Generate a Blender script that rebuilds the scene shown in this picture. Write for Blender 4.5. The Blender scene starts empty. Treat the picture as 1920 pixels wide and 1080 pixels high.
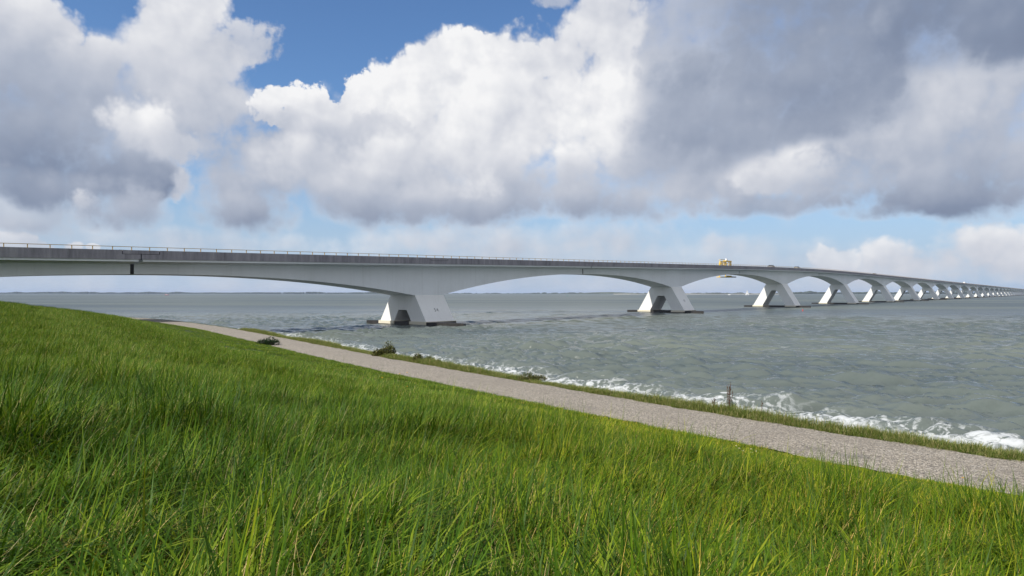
import bpy, bmesh, math, random
import numpy as np
from mathutils import Vector, Matrix

# ------------------------------------------------------------------ basics
SC = bpy.context.scene
COL = SC.collection
FPX = 1280.0            # focal length in photo pixels (1920 wide)
HORY = 549.7            # horizon row in photo pixels
CAMZ = 5.4              # eye above water
R = math.radians

# ------------------------------------------------------------------ camera
cam_d = bpy.data.cameras.new("camera")
cam_d.lens = 24.0
cam_d.sensor_width = 36.0
cam_d.clip_start = 0.05
cam_d.clip_end = 30000
cam = bpy.data.objects.new("camera", cam_d)
COL.objects.link(cam)
cam.location = (0, 0, CAMZ)
cam.rotation_euler = (R(90) + math.atan((HORY - 540) / FPX), 0, 0)
SC.camera = cam

SC.view_settings.view_transform = 'Standard'
SC.view_settings.look = 'None'
EXPO = 0.22
SC.view_settings.exposure = EXPO
SC.view_settings.gamma = 1.0
SC.view_settings.use_curve_mapping = False
SC.render.engine = 'CYCLES'
SC.cycles.max_bounces = 6
SC.cycles.diffuse_bounces = 3
SC.cycles.glossy_bounces = 2
SC.cycles.transmission_bounces = 3
SC.cycles.volume_bounces = 0
SC.cycles.transparent_max_bounces = 6
SC.cycles.caustics_reflective = False
SC.cycles.caustics_refractive = False

# sun: horizontal direction mostly from behind-left
SUN_EL = R(42)
SUN_H = Vector((-0.80, -0.60, 0)).normalized()
SUN_DIR = (SUN_H * math.cos(SUN_EL) + Vector((0, 0, math.sin(SUN_EL)))).normalized()

# ------------------------------------------------------------------ node helpers
class NT:
    def __init__(self, tree):
        self.t = tree
        self.n = tree.nodes
        self.l = tree.links
    def new(self, typ, **kw):
        nd = self.n.new(typ)
        for k, v in kw.items():
            setattr(nd, k, v)
        return nd
    def put(self, sock, v):
        if v is None:
            return
        if hasattr(v, 'is_output') or isinstance(v, bpy.types.NodeSocket):
            self.l.new(v, sock)
        else:
            sock.default_value = v
    def math(self, op, a, b=None, c=None, clamp=False):
        nd = self.new('ShaderNodeMath', operation=op, use_clamp=clamp)
        for i, v in enumerate((a, b, c)):
            self.put(nd.inputs[i], v)
        return nd.outputs[0]
    def vmath(self, op, a, b=None, c=None, out=0):
        nd = self.new('ShaderNodeVectorMath', operation=op)
        for i, v in enumerate((a, b, c)):
            if v is not None:
                if op == 'SCALE' and i == 1:
                    self.put(nd.inputs['Scale'], v)
                else:
                    self.put(nd.inputs[i], v)
        return nd.outputs[out]
    def noise(self, vec, scale, detail=4, rough=0.5, dist=0.0, lac=2.0, col=False):
        nd = self.new('ShaderNodeTexNoise')
        self.put(nd.inputs['Vector'], vec)
        nd.inputs['Scale'].default_value = scale
        nd.inputs['Detail'].default_value = detail
        nd.inputs['Roughness'].default_value = rough
        nd.inputs['Lacunarity'].default_value = lac
        nd.inputs['Distortion'].default_value = dist
        return nd.outputs['Color' if col else 'Fac']
    def rng(self, v, a, b, c=0.0, d=1.0, smooth=True):
        nd = self.new('ShaderNodeMapRange', interpolation_type='SMOOTHSTEP' if smooth else 'LINEAR')
        self.put(nd.inputs['Value'], v)
        self.put(nd.inputs['From Min'], a)
        self.put(nd.inputs['From Max'], b)
        self.put(nd.inputs['To Min'], c)
        self.put(nd.inputs['To Max'], d)
        return nd.outputs['Result']
    def mixf(self, f, a, b):
        nd = self.new('ShaderNodeMix', data_type='FLOAT')
        self.put(nd.inputs[0], f); self.put(nd.inputs[2], a); self.put(nd.inputs[3], b)
        return nd.outputs[0]
    def mixc(self, f, a, b, blend='MIX'):
        nd = self.new('ShaderNodeMix', data_type='RGBA', blend_type=blend)
        self.put(nd.inputs[0], f)
        self.put(nd.inputs[6], a if not isinstance(a, tuple) else (*a[:3], 1))
        self.put(nd.inputs[7], b if not isinstance(b, tuple) else (*b[:3], 1))
        return nd.outputs[2]
    def ramp(self, f, stops, interp='LINEAR'):
        nd = self.new('ShaderNodeValToRGB')
        cr = nd.color_ramp
        cr.interpolation = interp
        while len(cr.elements) < len(stops):
            cr.elements.new(0.5)
        for e, (p, c) in zip(cr.elements, stops):
            e.position = p
            e.color = (*c[:3], 1)
        self.put(nd.inputs[0], f)
        return nd.outputs[0]
    def sep(self, v):
        nd = self.new('ShaderNodeSeparateXYZ')
        self.put(nd.inputs[0], v)
        return nd.outputs

def pixdir(px, py):
    return Vector(((px - 960) / FPX, 1.0, (HORY - py) / FPX)).normalized()

# ------------------------------------------------------------------ sky
# every puff of cloud: centre and radii (given by where it stands over the horizon), softness of its
# rim, roughness of its outline, opacity, brightness, vertical brightness change, lean
# (x, y, rx, ry, rot, soft, amp, opacity, tone, grad)
PUFFS = [
    # thin veil near horizon
    (380, 446, 460, 24, 0, 1.3, .9, .70, .74, .1),
    (960, 450, 420, 42, 0, 1.4, .9, .80, .70, .1),
    (1250, 500, 700, 60, 0, 1.6, .7, .75, .62, .05),
    (300, 510, 560, 40, 0, 1.6, .8, .60, .60, .0),
    (900, 540, 1300, 26, 0, 1.6, .6, .65, .58, .0),
    (1400, 455, 130, 22, 0, 1.4, 1.0, .45, .66, .0),
    # low cumulus right
    (1850, 470, 190, 65, 0, .8, 1.0, .9, .72, .12),
    (1690, 470, 80, 40, 0, .6, 1.1, .9, .82, .12),
    (1860, 455, 110, 50, 0, .7, 1.1, .85, .80, .15),
    (1560, 485, 70, 26, 0, .7, 1.1, .75, .80, .1),
    (1720, 505, 260, 30, 0, 1.1, .8, .7, .70, .05),
    # small low clouds left
    (30, 452, 60, 15, 0, .6, 1.0, .8, .80, .1),
    (130, 452, 24, 11, 0, .5, .9, .9, .93, .1),
    (163, 455, 12, 7, 0, .5, .9, .8, .90, .1),
    (60, 385, 150, 50, 0, .9, 1.0, .8, .58, .12),
    # ---- left cloud
    (140, 225, 260, 160, 0, .9, .5, 1, .56, .22),
    (340, -30, 90, 170, 0, .45, 1.0, 1, .80, .04),
    (345, 130, 112, 120, 0, .6, .9, 1, .79, .05),
    (455, 85, 66, 40, 18, .8, 1.1, .9, .74, .08),
    (410, 150, 70, 70, 0, .9, 1.1, .8, .72, .05),
    (50, 95, 150, 105, -12, .4, 1.0, 1, .68, .25),
    (165, 132, 88, 62, -30, .4, 1.0, 1, .70, .2),
    (60, 200, 210, 120, 0, .9, .7, 1, .42, .22),
    (260, 190, 160, 75, 0, 1.2, .8, .8, .52, .1),
    (400, 220, 130, 110, 0, .8, .9, 1, .68, .10),
    (250, 240, 95, 68, 0, .7, 1.1, 1, .84, .22),
    (310, 290, 60, 70, 0, .7, 1.0, 1, .73, .22),
    (70, 290, 250, 85, -6, .9, .7, 1, .28, .14),
    (240, 325, 130, 48, -5, .6, .8, 1, .30, .16),
    (120, 350, 200, 45, -4, 1.0, .8, .9, .36, .2),
    (350, 340, 26, 34, 0, 1.2, 1.0, .8, .72, .1),
    (160, 378, 44, 26, -20, 1.2, 1.0, .7, .78, .1),
    (225, 388, 95, 42, 0, 1.1, .9, .95, .44, .20),
    # ---- middle cumulus
    (1240, 190, 240, 230, 0, .8, .4, 1, .64, .10),
    (930, 250, 300, 165, 0, .7, .6, 1, .88, .06),
    (760, 340, 330, 80, 0, .9, .5, 1, .62, .2),
    (515, 205, 42, 34, 0, .35, 1.0, 1, .93, .12),
    (575, 210, 56, 42, 0, .3, 1.0, 1, .93, .16),
    (620, 240, 60, 40, 0, .4, .9, 1, .88, .1),
    (500, 260, 90, 60, 0, .7, 1.0, 1, .52, .2),
    (680, 195, 46, 50, 0, .3, 1.0, 1, .95, .06),
    (760, 190, 95, 95, 0, .3, 1.0, 1, .97, .05),
    (820, 120, 92, 70, -8, .3, 1.0, 1, .96, .06),
    (885, 130, 60, 66, 0, .3, 1.0, 1, .93, .08),
    (1000, 150, 110, 95, 0, .35, 1.0, 1, .92, .08),
    (1110, 90, 110, 120, 0, .45, 1.0, 1, .86, .08),
    (1130, -10, 80, 70, 0, .5, 1.0, 1, .82, .05),
    (1030, 5, 40, 14, 0, .8, 1.0, .7, .70, .05),
    (900, 230, 190, 120, 0, .7, .8, 1, .95, .10),
    (1080, 220, 160, 120, 0, .8, .8, 1, .94, .06),
    (720, 250, 60, 42, 0, .5, 1.0, 1, .78, .1),
    (640, 262, 100, 44, 0, .7, 1.0, 1, .64, .2),
    (560, 300, 180, 60, 0, .9, 1.0, 1, .66, .1),
    (800, 300, 120, 60, 0, .8, .9, 1, .88, .1),
    (430, 290, 120, 80, 0, 1.0, .8, 1, .58, .14),
    (480, 345, 125, 85, 0, .9, .8, 1, .53, .14),
    (640, 330, 190, 70, 0, .9, .9, 1, .68, .14),
    (850, 350, 220, 75, 0, .9, .8, 1, .68, .22),
    (1060, 300, 90, 50, 0, .8, 1.0, .9, .95, .1),
    (1090, 350, 220, 70, 0, .9, .8, 1, .58, .22),
    (905, 345, 50, 36, 0, 1.6, .8, .75, .90, .06),
    (1062, 225, 34, 40, 0, .8, 1.0, .9, .99, .0),
    (660, 390, 160, 36, 0, 1.1, .9, 1, .45, .18),
    (480, 402, 110, 36, 0, .9, .8, 1, .42, .18),
    (900, 396, 220, 30, 0, 1.2, .8, .9, .41, .16),
    (1120, 390, 200, 30, 0, 1.2, .8, .9, .42, .16),
    # ---- right clouds
    (1620, 180, 470, 240, 0, 1.0, .4, 1, .48, .10),
    (1850, 170, 160, 100, 0, .8, .9, 1, .66, .14),
    (1730, 200, 110, 80, 0, .8, .9, 1, .64, .12),
    (1660, 300, 260, 90, 0, .9, .8, 1, .60, .12),
    (1880, 290, 150, 90, 0, .9, .9, 1, .52, .18),
    (1330, 340, 120, 60, 0, .9, .9, 1, .60, .1),
    (1490, 325, 110, 50, 0, .8, 1.0, .95, .88, .14),
    (1440, 335, 46, 30, 0, 1.0, 1.0, .8, .78, .1),
    (1580, 350, 130, 50, 0, .9, .9, .9, .58, .1),
    (1430, 390, 150, 24, 0, .8, .9, .9, .48, .1),
    (1750, 372, 250, 46, 0, .8, .8, 1, .34, .18),
    (1640, 400, 90, 20, 0, .8, .9, .8, .34, .1),
    # ---- dark cloud upper right
    (1620, 30, 430, 150, 0, .9, .7, 1, .29, .10),
    (1860, 60, 260, 90, 0, 1.1, .8, 1, .25, .05),
    (1430, 130, 230, 120, -15, 1.2, .8, 1, .36, .14),
    (1290, 60, 110, 110, 0, 1.1, .9, .8, .44, .1),
    (1560, 190, 160, 75, 10, 1.2, .9, .9, .29, .06),
    (1330, 240, 170, 75, -15, 1.1, .9, .9, .38, .10),
    (1240, 300, 110, 50, 0, 1.2, .9, .7, .52, .1),
]

def pixel_angles(px, py):
    v = pixdir(px, py)
    return math.atan2(v.x, v.y), math.asin(v.z)

def build_world():
    w = bpy.data.worlds.new("World")
    SC.world = w
    w.use_nodes = True
    t = NT(w.node_tree)
    for nd in list(t.n):
        t.n.remove(nd)
    out = t.new('ShaderNodeOutputWorld')
    bg = t.new('ShaderNodeBackground')
    STR = 0.10
    bg.inputs['Strength'].default_value = STR
    t.l.new(bg.outputs[0], out.inputs['Surface'])
    sky = t.new('ShaderNodeTexSky', sky_type='NISHITA')
    sky.sun_disc = False
    sky.sun_elevation = SUN_EL
    sky.sun_rotation = math.atan2(SUN_H.x, SUN_H.y)
    sky.altitude = 0
    sky.air_density = 1.0
    sky.dust_density = 0.6
    sky.ozone_density = 2.0
    tc = t.new('ShaderNodeTexCoord')
    d = tc.outputs['Generated']
    # azimuth and height over the horizon, in radians
    s = t.sep(d)
    uv = t.new('ShaderNodeCombineXYZ')
    t.put(uv.inputs[0], t.math('ARCTAN2', s[0], s[1]))
    t.put(uv.inputs[1], t.math('ARCSINE', s[2]))
    uv = uv.outputs[0]
    # noise shared by all clouds
    def n2(v, scale, det, rough, col=False):
        o = t.noise(v, scale, det, rough, col=col)
        o.node.noise_dimensions = '2D'
        return o
    wn = n2(uv, 3.4, 4, 0.55, True)
    wv = t.vmath('SUBTRACT', wn, (0.5, 0.5, 0.5))
    dw = t.vmath('MULTIPLY_ADD', wv, (0.06, 0.05, 0.0), uv)
    fine = n2(uv, 7.5, 9, 0.56)
    fine2 = n2(t.vmath('ADD', uv, (-0.012, 0.016, 0.0)), 7.5, 4, 0.5)
    vo = t.new('ShaderNodeTexVoronoi', feature='F1', voronoi_dimensions='2D')
    t.put(vo.inputs['Vector'], dw)
    vo.inputs['Scale'].default_value = 17.0
    vo.inputs['Detail'].default_value = 3.0
    vo.inputs['Roughness'].default_value = 0.5
    vo.inputs['Lacunarity'].default_value = 2.2
    vor = vo.outputs['Distance']
    N = t.math('MULTIPLY_ADD', vor, -0.8, t.math('MULTIPLY_ADD', fine, 2.6, -1.3 + 0.48))
    small = n2(dw, 34.0, 6, 0.58)
    Ns = t.math('MULTIPLY_ADD', small, 3.4, t.math('MULTIPLY_ADD', N, 0.35, -1.62))
    relief = t.math('SUBTRACT', n2(uv, 7.5, 4, 0.5), fine2)
    relief = t.math('MULTIPLY_ADD', t.math('SUBTRACT', 0.37, vor), 0.14, relief)
    relief = t.math('MULTIPLY_ADD', t.math('SUBTRACT', small, 0.5), 0.10, relief)
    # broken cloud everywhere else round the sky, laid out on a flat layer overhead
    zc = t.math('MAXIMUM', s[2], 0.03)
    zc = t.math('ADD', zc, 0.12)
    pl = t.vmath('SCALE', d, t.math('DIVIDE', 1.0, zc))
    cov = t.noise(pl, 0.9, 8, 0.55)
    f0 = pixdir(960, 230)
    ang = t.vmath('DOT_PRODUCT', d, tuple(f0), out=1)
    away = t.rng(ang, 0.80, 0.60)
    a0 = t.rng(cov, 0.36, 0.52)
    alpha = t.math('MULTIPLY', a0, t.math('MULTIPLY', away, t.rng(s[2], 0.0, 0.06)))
    tone = t.math('MULTIPLY_ADD', cov, -0.9, 1.32)  # unseen clouds kept dense and white to brighten the bridge's shaded side
    dv = dw
    for ip, (px, py, rx, ry, rot, soft, amp, op, tn, gr) in enumerate(PUFFS):
        if ip and ip % 8 == 0:      # keeps the evaluation in order, so the shader needs little memory
            dv = t.vmath('SCALE', dw, t.math('MULTIPLY_ADD', alpha, 1e-9, 1.0))
        c = pixel_angles(px, py)
        x1, x0 = pixel_angles(px + rx, py), pixel_angles(px - rx, py)
        y1, y0 = pixel_angles(px, py - ry), pixel_angles(px, py + ry)
        wx, wy = (x1[0] - x0[0]) / 2 * 1.15, (y1[1] - y0[1]) / 2 * 1.15
        q = t.vmath('MULTIPLY_ADD', dv, (1 / wx, 1 / wy, 0), (-c[0] / wx, -c[1] / wy, 0))
        qq = t.vmath('DOT_PRODUCT', q, q, out=1)
        f = t.math('SUBTRACT', t.math('MULTIPLY_ADD', Ns if rx < 75 else N, amp * 0.75, 1.0), qq)
        al = t.rng(f, 0.0, soft, 0.0, op)
        qy = t.sep(q)[1]
        tl = t.math('MULTIPLY_ADD', qy, gr, tn)
        tone = t.mixf(al, tone, tl)
        alpha = t.math('MULTIPLY_ADD', t.math('SUBTRACT', 1.0, alpha), al, alpha)
    tone = t.math('ADD', tone, t.math('MULTIPLY', relief, t.math('MULTIPLY_ADD', tone, 0.72, 0.10)))
    k = 1.0 / STR / 2 ** EXPO
    cl = t.ramp(tone, [(0.0, (.135, .170, .255)), (.25, (.235, .285, .395)), (.5, (.43, .475, .575)),
                       (.75, (.66, .68, .74)), (1.0, (.92, .92, .93))])
    clk = t.vmath('SCALE', cl, k)
    skyc = t.vmath('MULTIPLY', sky.outputs[0], (0.72, 0.93, 1.16))
    # milky air low over the horizon
    skyc = t.mixc(t.rng(s[2], 0.22, 0.0, 0.0, 0.95), skyc, (3.75, 4.75, 6.2))
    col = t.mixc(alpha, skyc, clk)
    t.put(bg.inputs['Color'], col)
    w.cycles.sampling_method = 'NONE'


build_world()

sun_d = bpy.data.lights.new("sun", 'SUN')
sun_d.energy = 4.6
sun_d.angle = R(0.6)
sun_d.color = (1.0, 0.95, 0.87)
sun = bpy.data.objects.new("sun", sun_d)
COL.objects.link(sun)
sun.location = (-40, -30, 60)
sun.rotation_euler = (-SUN_DIR).to_track_quat('-Z', 'Y').to_euler()
#@@REST
# ------------------------------------------------------------------ object helpers
def tag(o, label=None, cat=None, group=None, kind=None):
    if label: o['label'] = label
    if cat: o['category'] = cat
    if group: o['group'] = group
    if kind: o['kind'] = kind
    return o

def empty(name, loc=(0, 0, 0), rz=0.0):
    o = bpy.data.objects.new(name, None)
    o.empty_display_size = 0.5
    COL.objects.link(o)
    o.location = loc
    o.rotation_euler = (0, 0, rz)
    return o

def link(name, me, mat=None, parent=None, loc=None, rz=None):
    o = bpy.data.objects.new(name, me)
    COL.objects.link(o)
    if mat is not None and not me.materials:
        me.materials.append(mat)
    if parent is not None:
        o.parent = parent
    if loc is not None:
        o.location = loc
    if rz is not None:
        o.rotation_euler = (0, 0, rz)
    return o

def mesh_np(name, verts, faces_idx, sizes, smooth=False):
    """verts (n,3); faces_idx flat list of corners; sizes corners per face"""
    me = bpy.data.meshes.new(name)
    verts = np.asarray(verts, dtype=np.float32)
    idx = np.asarray(faces_idx, dtype=np.int32).ravel()
    sizes = np.asarray(sizes, dtype=np.int32).ravel()
    me.vertices.add(len(verts))
    me.vertices.foreach_set('co', verts.ravel())
    me.loops.add(len(idx))
    me.loops.foreach_set('vertex_index', idx)
    me.polygons.add(len(sizes))
    starts = np.concatenate(([0], np.cumsum(sizes)[:-1])).astype(np.int32)
    me.polygons.foreach_set('loop_start', starts)
    me.polygons.foreach_set('loop_total', sizes)
    if smooth:
        me.polygons.foreach_set('use_smooth', np.ones(len(sizes), dtype=bool))
    me.update(calc_edges=True)
    return me

def grid_mesh(name, P, smooth=True):
    """P (a,b,3) -> quad grid"""
    a, b = P.shape[:2]
    ii = np.arange(a * b).reshape(a, b)
    q = np.stack((ii[:-1, :-1], ii[1:, :-1], ii[1:, 1:], ii[:-1, 1:]), -1).reshape(-1, 4)
    return mesh_np(name, P.reshape(-1, 3), q, np.full(len(q), 4), smooth)

class MB:
    """collects simple solids into one mesh"""
    def __init__(self):
        self.v, self.f = [], []
    def add(self, vs, fs):
        o = len(self.v)
        self.v += [tuple(p) for p in vs]
        self.f += [tuple(i + o for i in f) for f in fs]
    def box(self, x0, x1, y0, y1, z0, z1):
        vs = [(x, y, z) for z in (z0, z1) for y in (y0, y1) for x in (x0, x1)]
        self.add(vs, [(0, 2, 3, 1), (4, 5, 7, 6), (0, 1, 5, 4), (2, 6, 7, 3), (0, 4, 6, 2), (1, 3, 7, 5)])
    def prism(self, poly, z0, z1):
        n = len(poly)
        vs = [(x, y, z0) for x, y in poly] + [(x, y, z1) for x, y in poly]
        fs = [tuple(range(n - 1, -1, -1)), tuple(range(n, 2 * n))]
        fs += [(i, (i + 1) % n, n + (i + 1) % n, n + i) for i in range(n)]
        self.add(vs, fs)
    def loft(self, rings, cap=True):
        n = len(rings[0])
        vs = [p for r in rings for p in r]
        fs = []
        for k in range(len(rings) - 1):
            for i in range(n):
                j = (i + 1) % n
                fs.append((k * n + i, k * n + j, (k + 1) * n + j, (k + 1) * n + i))
        if cap:
            fs.append(tuple(range(n - 1, -1, -1)))
            fs.append(tuple((len(rings) - 1) * n + i for i in range(n)))
        self.add(vs, fs)
    def tube(self, pts, rads, n=6):
        rings = []
        pts = [Vector(p) for p in pts]
        for i, p in enumerate(pts):
            d = (pts[min(i + 1, len(pts) - 1)] - pts[max(i - 1, 0)]).normalized()
            a = d.orthogonal().normalized()
            b = d.cross(a)
            r = rads[i] if hasattr(rads, '__len__') else rads
            rings.append([p + (a * math.cos(k * 2 * math.pi / n) + b * math.sin(k * 2 * math.pi / n)) * r for k in range(n)])
        self.loft(rings)
    def mesh(self, name, smooth=False, fix=True):
        me = bpy.data.meshes.new(name)
        me.from_pydata(self.v, [], self.f)
        if fix:
            bm = bmesh.new(); bm.from_mesh(me)
            bmesh.ops.recalc_face_normals(bm, faces=bm.faces)
            bm.to_mesh(me); bm.free()
        if smooth:
            me.polygons.foreach_set('use_smooth', np.ones(len(me.polygons), dtype=bool))
        me.update()
        return me
    def build(self, name, mat, parent=None, loc=None, smooth=False, rz=None):
        return link(name, self.mesh(name, smooth), mat, parent, loc, rz)

# ------------------------------------------------------------------ materials
def material(name):
    m = bpy.data.materials.new(name)
    m.use_nodes = True
    t = NT(m.node_tree)
    b = t.n['Principled BSDF']
    return m, t, b

def simple(name, col, rough=0.6, var=0.12, scale=6.0, metal=0.0, bump=0.0):
    m, t, b = material(name)
    g = t.new('ShaderNodeTexCoord').outputs['Object']
    n = t.noise(g, scale, 5, 0.6)
    c = t.mixc(t.rng(n, 0.3, 0.7), tuple(x * (1 - var) for x in col), tuple(min(1, x * (1 + var)) for x in col))
    t.put(b.inputs['Base Color'], c)
    b.inputs['Roughness'].default_value = rough
    b.inputs['Metallic'].default_value = metal
    if bump:
        bp = t.new('ShaderNodeBump')
        bp.inputs['Strength'].default_value = bump
        t.put(bp.inputs['Height'], n)
        t.l.new(bp.outputs[0], b.inputs['Normal'])
    return m

def mat_white_concrete(name, base, dirt=0.5):
    m, t, b = material(name)
    g = t.new('ShaderNodeTexCoord').outputs['Object']
    big = t.noise(g, 0.12, 4, 0.6)
    st = t.noise(t.vmath('MULTIPLY', g, (1.6, 1.6, 0.10)), 1.0, 5, 0.65)
    fine = t.noise(g, 9.0, 4, 0.6)
    k = t.math('MULTIPLY_ADD', t.rng(st, 0.5, 0.75), 0.10 * dirt, t.math('MULTIPLY', t.rng(big, 0.35, 0.7), 0.10 * dirt))
    k = t.math('MULTIPLY_ADD', t.rng(fine, 0.4, 0.7), 0.05 * dirt, k)
    c = t.mixc(k, base, (0.16, 0.16, 0.13))
    t.put(b.inputs['Base Color'], c)
    b.inputs['Roughness'].default_value = 0.75
    return m

def mat_fascia():
    m, t, b = material('weathered_concrete')
    g = t.new('ShaderNodeTexCoord').outputs['Object']
    st = t.noise(t.vmath('MULTIPLY', g, (2.2, 2.2, 0.25)), 1.0, 6, 0.65)
    big = t.noise(t.vmath('MULTIPLY', g, (0.35, 0.35, 0.2)), 1.0, 3, 0.6)
    fine = t.noise(g, 14.0, 4, 0.6)
    k = t.math('ADD', t.math('MULTIPLY', st, 0.65), t.math('MULTIPLY', big, 0.35))
    c = t.ramp(k, [(0.30, (.095, .092, .108)), (0.47, (.215, .206, .230)), (0.60, (.285, .276, .298)), (0.75, (.36, .352, .37))])
    c = t.mixc(t.rng(fine, 0.35, 0.75, 0, 0.25), c, (.09, .09, .10))
    t.put(b.inputs['Base Color'], c)
    b.inputs['Roughness'].default_value = 0.85
    return m

M_WHITE = mat_white_concrete('painted_white_concrete', (0.72, 0.75, 0.78), 1.1)
M_PIER = mat_white_concrete('white_pier_concrete', (0.78, 0.78, 0.765), 0.8)
M_PLINTH = mat_white_concrete('cream_plinth_concrete', (0.66, 0.61, 0.48), 0.9)
M_FASCIA = mat_fascia()
M_CAP = simple('wet_dark_concrete', (.017, .015, .014), 0.6, 0.5, 1.2)
M_DARK = simple('dark_joint', (.02, .02, .022), 0.8)
M_JOINT = simple('grey_joint', (.06, .06, .065), 0.9)
M_ASPH = simple('asphalt', (.05, .05, .052), 0.85)
M_RAIL = simple('ochre_rail_paint', (.50, .33, .10), 0.7)
M_YELLOW = simple('yellow_paint', (.80, .53, .07), 0.5)
M_BLACK = simple('black_rubber', (.02, .02, .02), 0.6)
M_WPAINT = simple('white_paint', (.8, .8, .8), 0.4)

# ------------------------------------------------------------------ shore line geometry
# inner (landward) edge of the gravel road, eye-relative plan, right-behind to left-far
EDGE = np.array([(70, -52), (38, -22), (24, -7), (16, 3), (10.9, 8.1), (8.2, 11.0), (6.22, 13.35), (3.9, 16.2), (0.73, 20.3),
                 (-2.6, 24.8), (-8.3, 32.6), (-18, 47), (-28.6, 62.5), (-38.5, 75), (-48.5, 86.5), (-60, 96),
                 (-74, 104), (-92, 110), (-115, 114), (-150, 117), (-220, 118)], dtype=float)

def resample(P, step, smooth):
    d = np.concatenate(([0], np.cumsum(np.hypot(*np.diff(P, axis=0).T))))
    L = np.arange(0, d[-1], step)
    X = np.interp(L, d, P[:, 0]); Y = np.interp(L, d, P[:, 1])
    k = int(smooth / step)
    ker = np.hanning(2 * k + 3)[1:-1]; ker /= ker.sum()
    def sm(v):
        e = np.concatenate((2 * v[0] - v[k:0:-1], v, 2 * v[-1] - v[-2:-k - 2:-1]))
        return np.convolve(e, ker, 'valid')
    return np.stack((sm(X), sm(Y)), 1)

CL = resample(EDGE, 0.5, 7.0)
TAN = np.gradient(CL, axis=0)
TAN /= np.linalg.norm(TAN, axis=1)[:, None]
NRM = np.stack((-TAN[:, 1], TAN[:, 0]), 1)      # pointing landward (left of travel)
ROAD_W = 3.0
VERGE_W = 0.62
SHORE = 12.2          # distance of the waterline from the road's inner edge, seaward

def ground_h(s):
    """height over the water for landward offset s (negative: seaward)"""
    s = np.asarray(s, dtype=float)
    up = 2.1 + 0.152 * np.clip(s, 0, 20.5) - 0.0
    up = up - 0.02 * np.exp(-np.abs(s) / 0.5)
    xs = np.array([-400, -26, -SHORE, -(ROAD_W + VERGE_W) - .35, -(ROAD_W + VERGE_W) + .15, 0.0])
    zs = np.array([-6.0, -2.2, 0.0, 1.78, 2.06, 2.1])
    dn = np.interp(s, xs, zs)
    return np.where(s > 0, up, dn)

def bumps(x, y):
    return (0.05 * np.sin(0.9 * x + 0.3 * y + 1.0) * np.sin(0.7 * y - 0.4 * x) + 0.035 * np.sin(1.9 * x - 1.3 * y + 2.0)
            + 0.02 * np.sin(3.7 * x + 2.9 * y))

def signed(P):
    """landward offset and index along the road edge for points (n,2)"""
    s = np.empty(len(P)); ix = np.empty(len(P), dtype=int)
    for a in range(0, len(P), 20000):
        p = P[a:a + 20000]
        d = (p[:, None, 0] - CL[None, :, 0]) ** 2 + (p[:, None, 1] - CL[None, :, 1]) ** 2
        i = d.argmin(1)
        ix[a:a + 20000] = i
        s[a:a + 20000] = ((p - CL[i]) * NRM[i]).sum(1)
    return s, ix

def ground_at(x, y):
    s, _ = signed(np.array([[x, y]]))
    b = bumps(np.array([x]), np.array([y]))[0] * float(np.clip(s[0] / 2, 0, 1))
    return float(ground_h(s)[0] + b)

def pix_ground(px, py, up=0.0):
    """ground point under a line of sight, for something whose foot is seen there"""
    d = pixdir(px, py)
    t0 = 1.5
    while t0 < 300:
        p = Vector((0, 0, CAMZ)) + d * t0
        if p.z < ground_at(p.x, p.y) + up:
            break
        t0 *= 1.01
    return Vector((p.x, p.y, ground_at(p.x, p.y)))

def pix_verge(px, py, s_at=-3.4):
    """the point of the verge strip that is seen at this place"""
    d = pixdir(px, py)
    k = (2.08 - CAMZ) / d.z
    p = np.array([[d.x * k, d.y * k]])
    s, i = signed(p)
    c = CL[i[0]] + NRM[i[0]] * s_at
    # slide along the road until it stands in the right column
    i0 = i[0]
    best = min(range(max(0, i0 - 40), min(len(CL), i0 + 40)), key=lambda j: abs((CL[j][0] + NRM[j][0] * s_at) / max(.1, CL[j][1] + NRM[j][1] * s_at) - d.x / d.y))
    c = CL[best] + NRM[best] * s_at
    return Vector((c[0], c[1], float(ground_h(s_at))))

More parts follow.
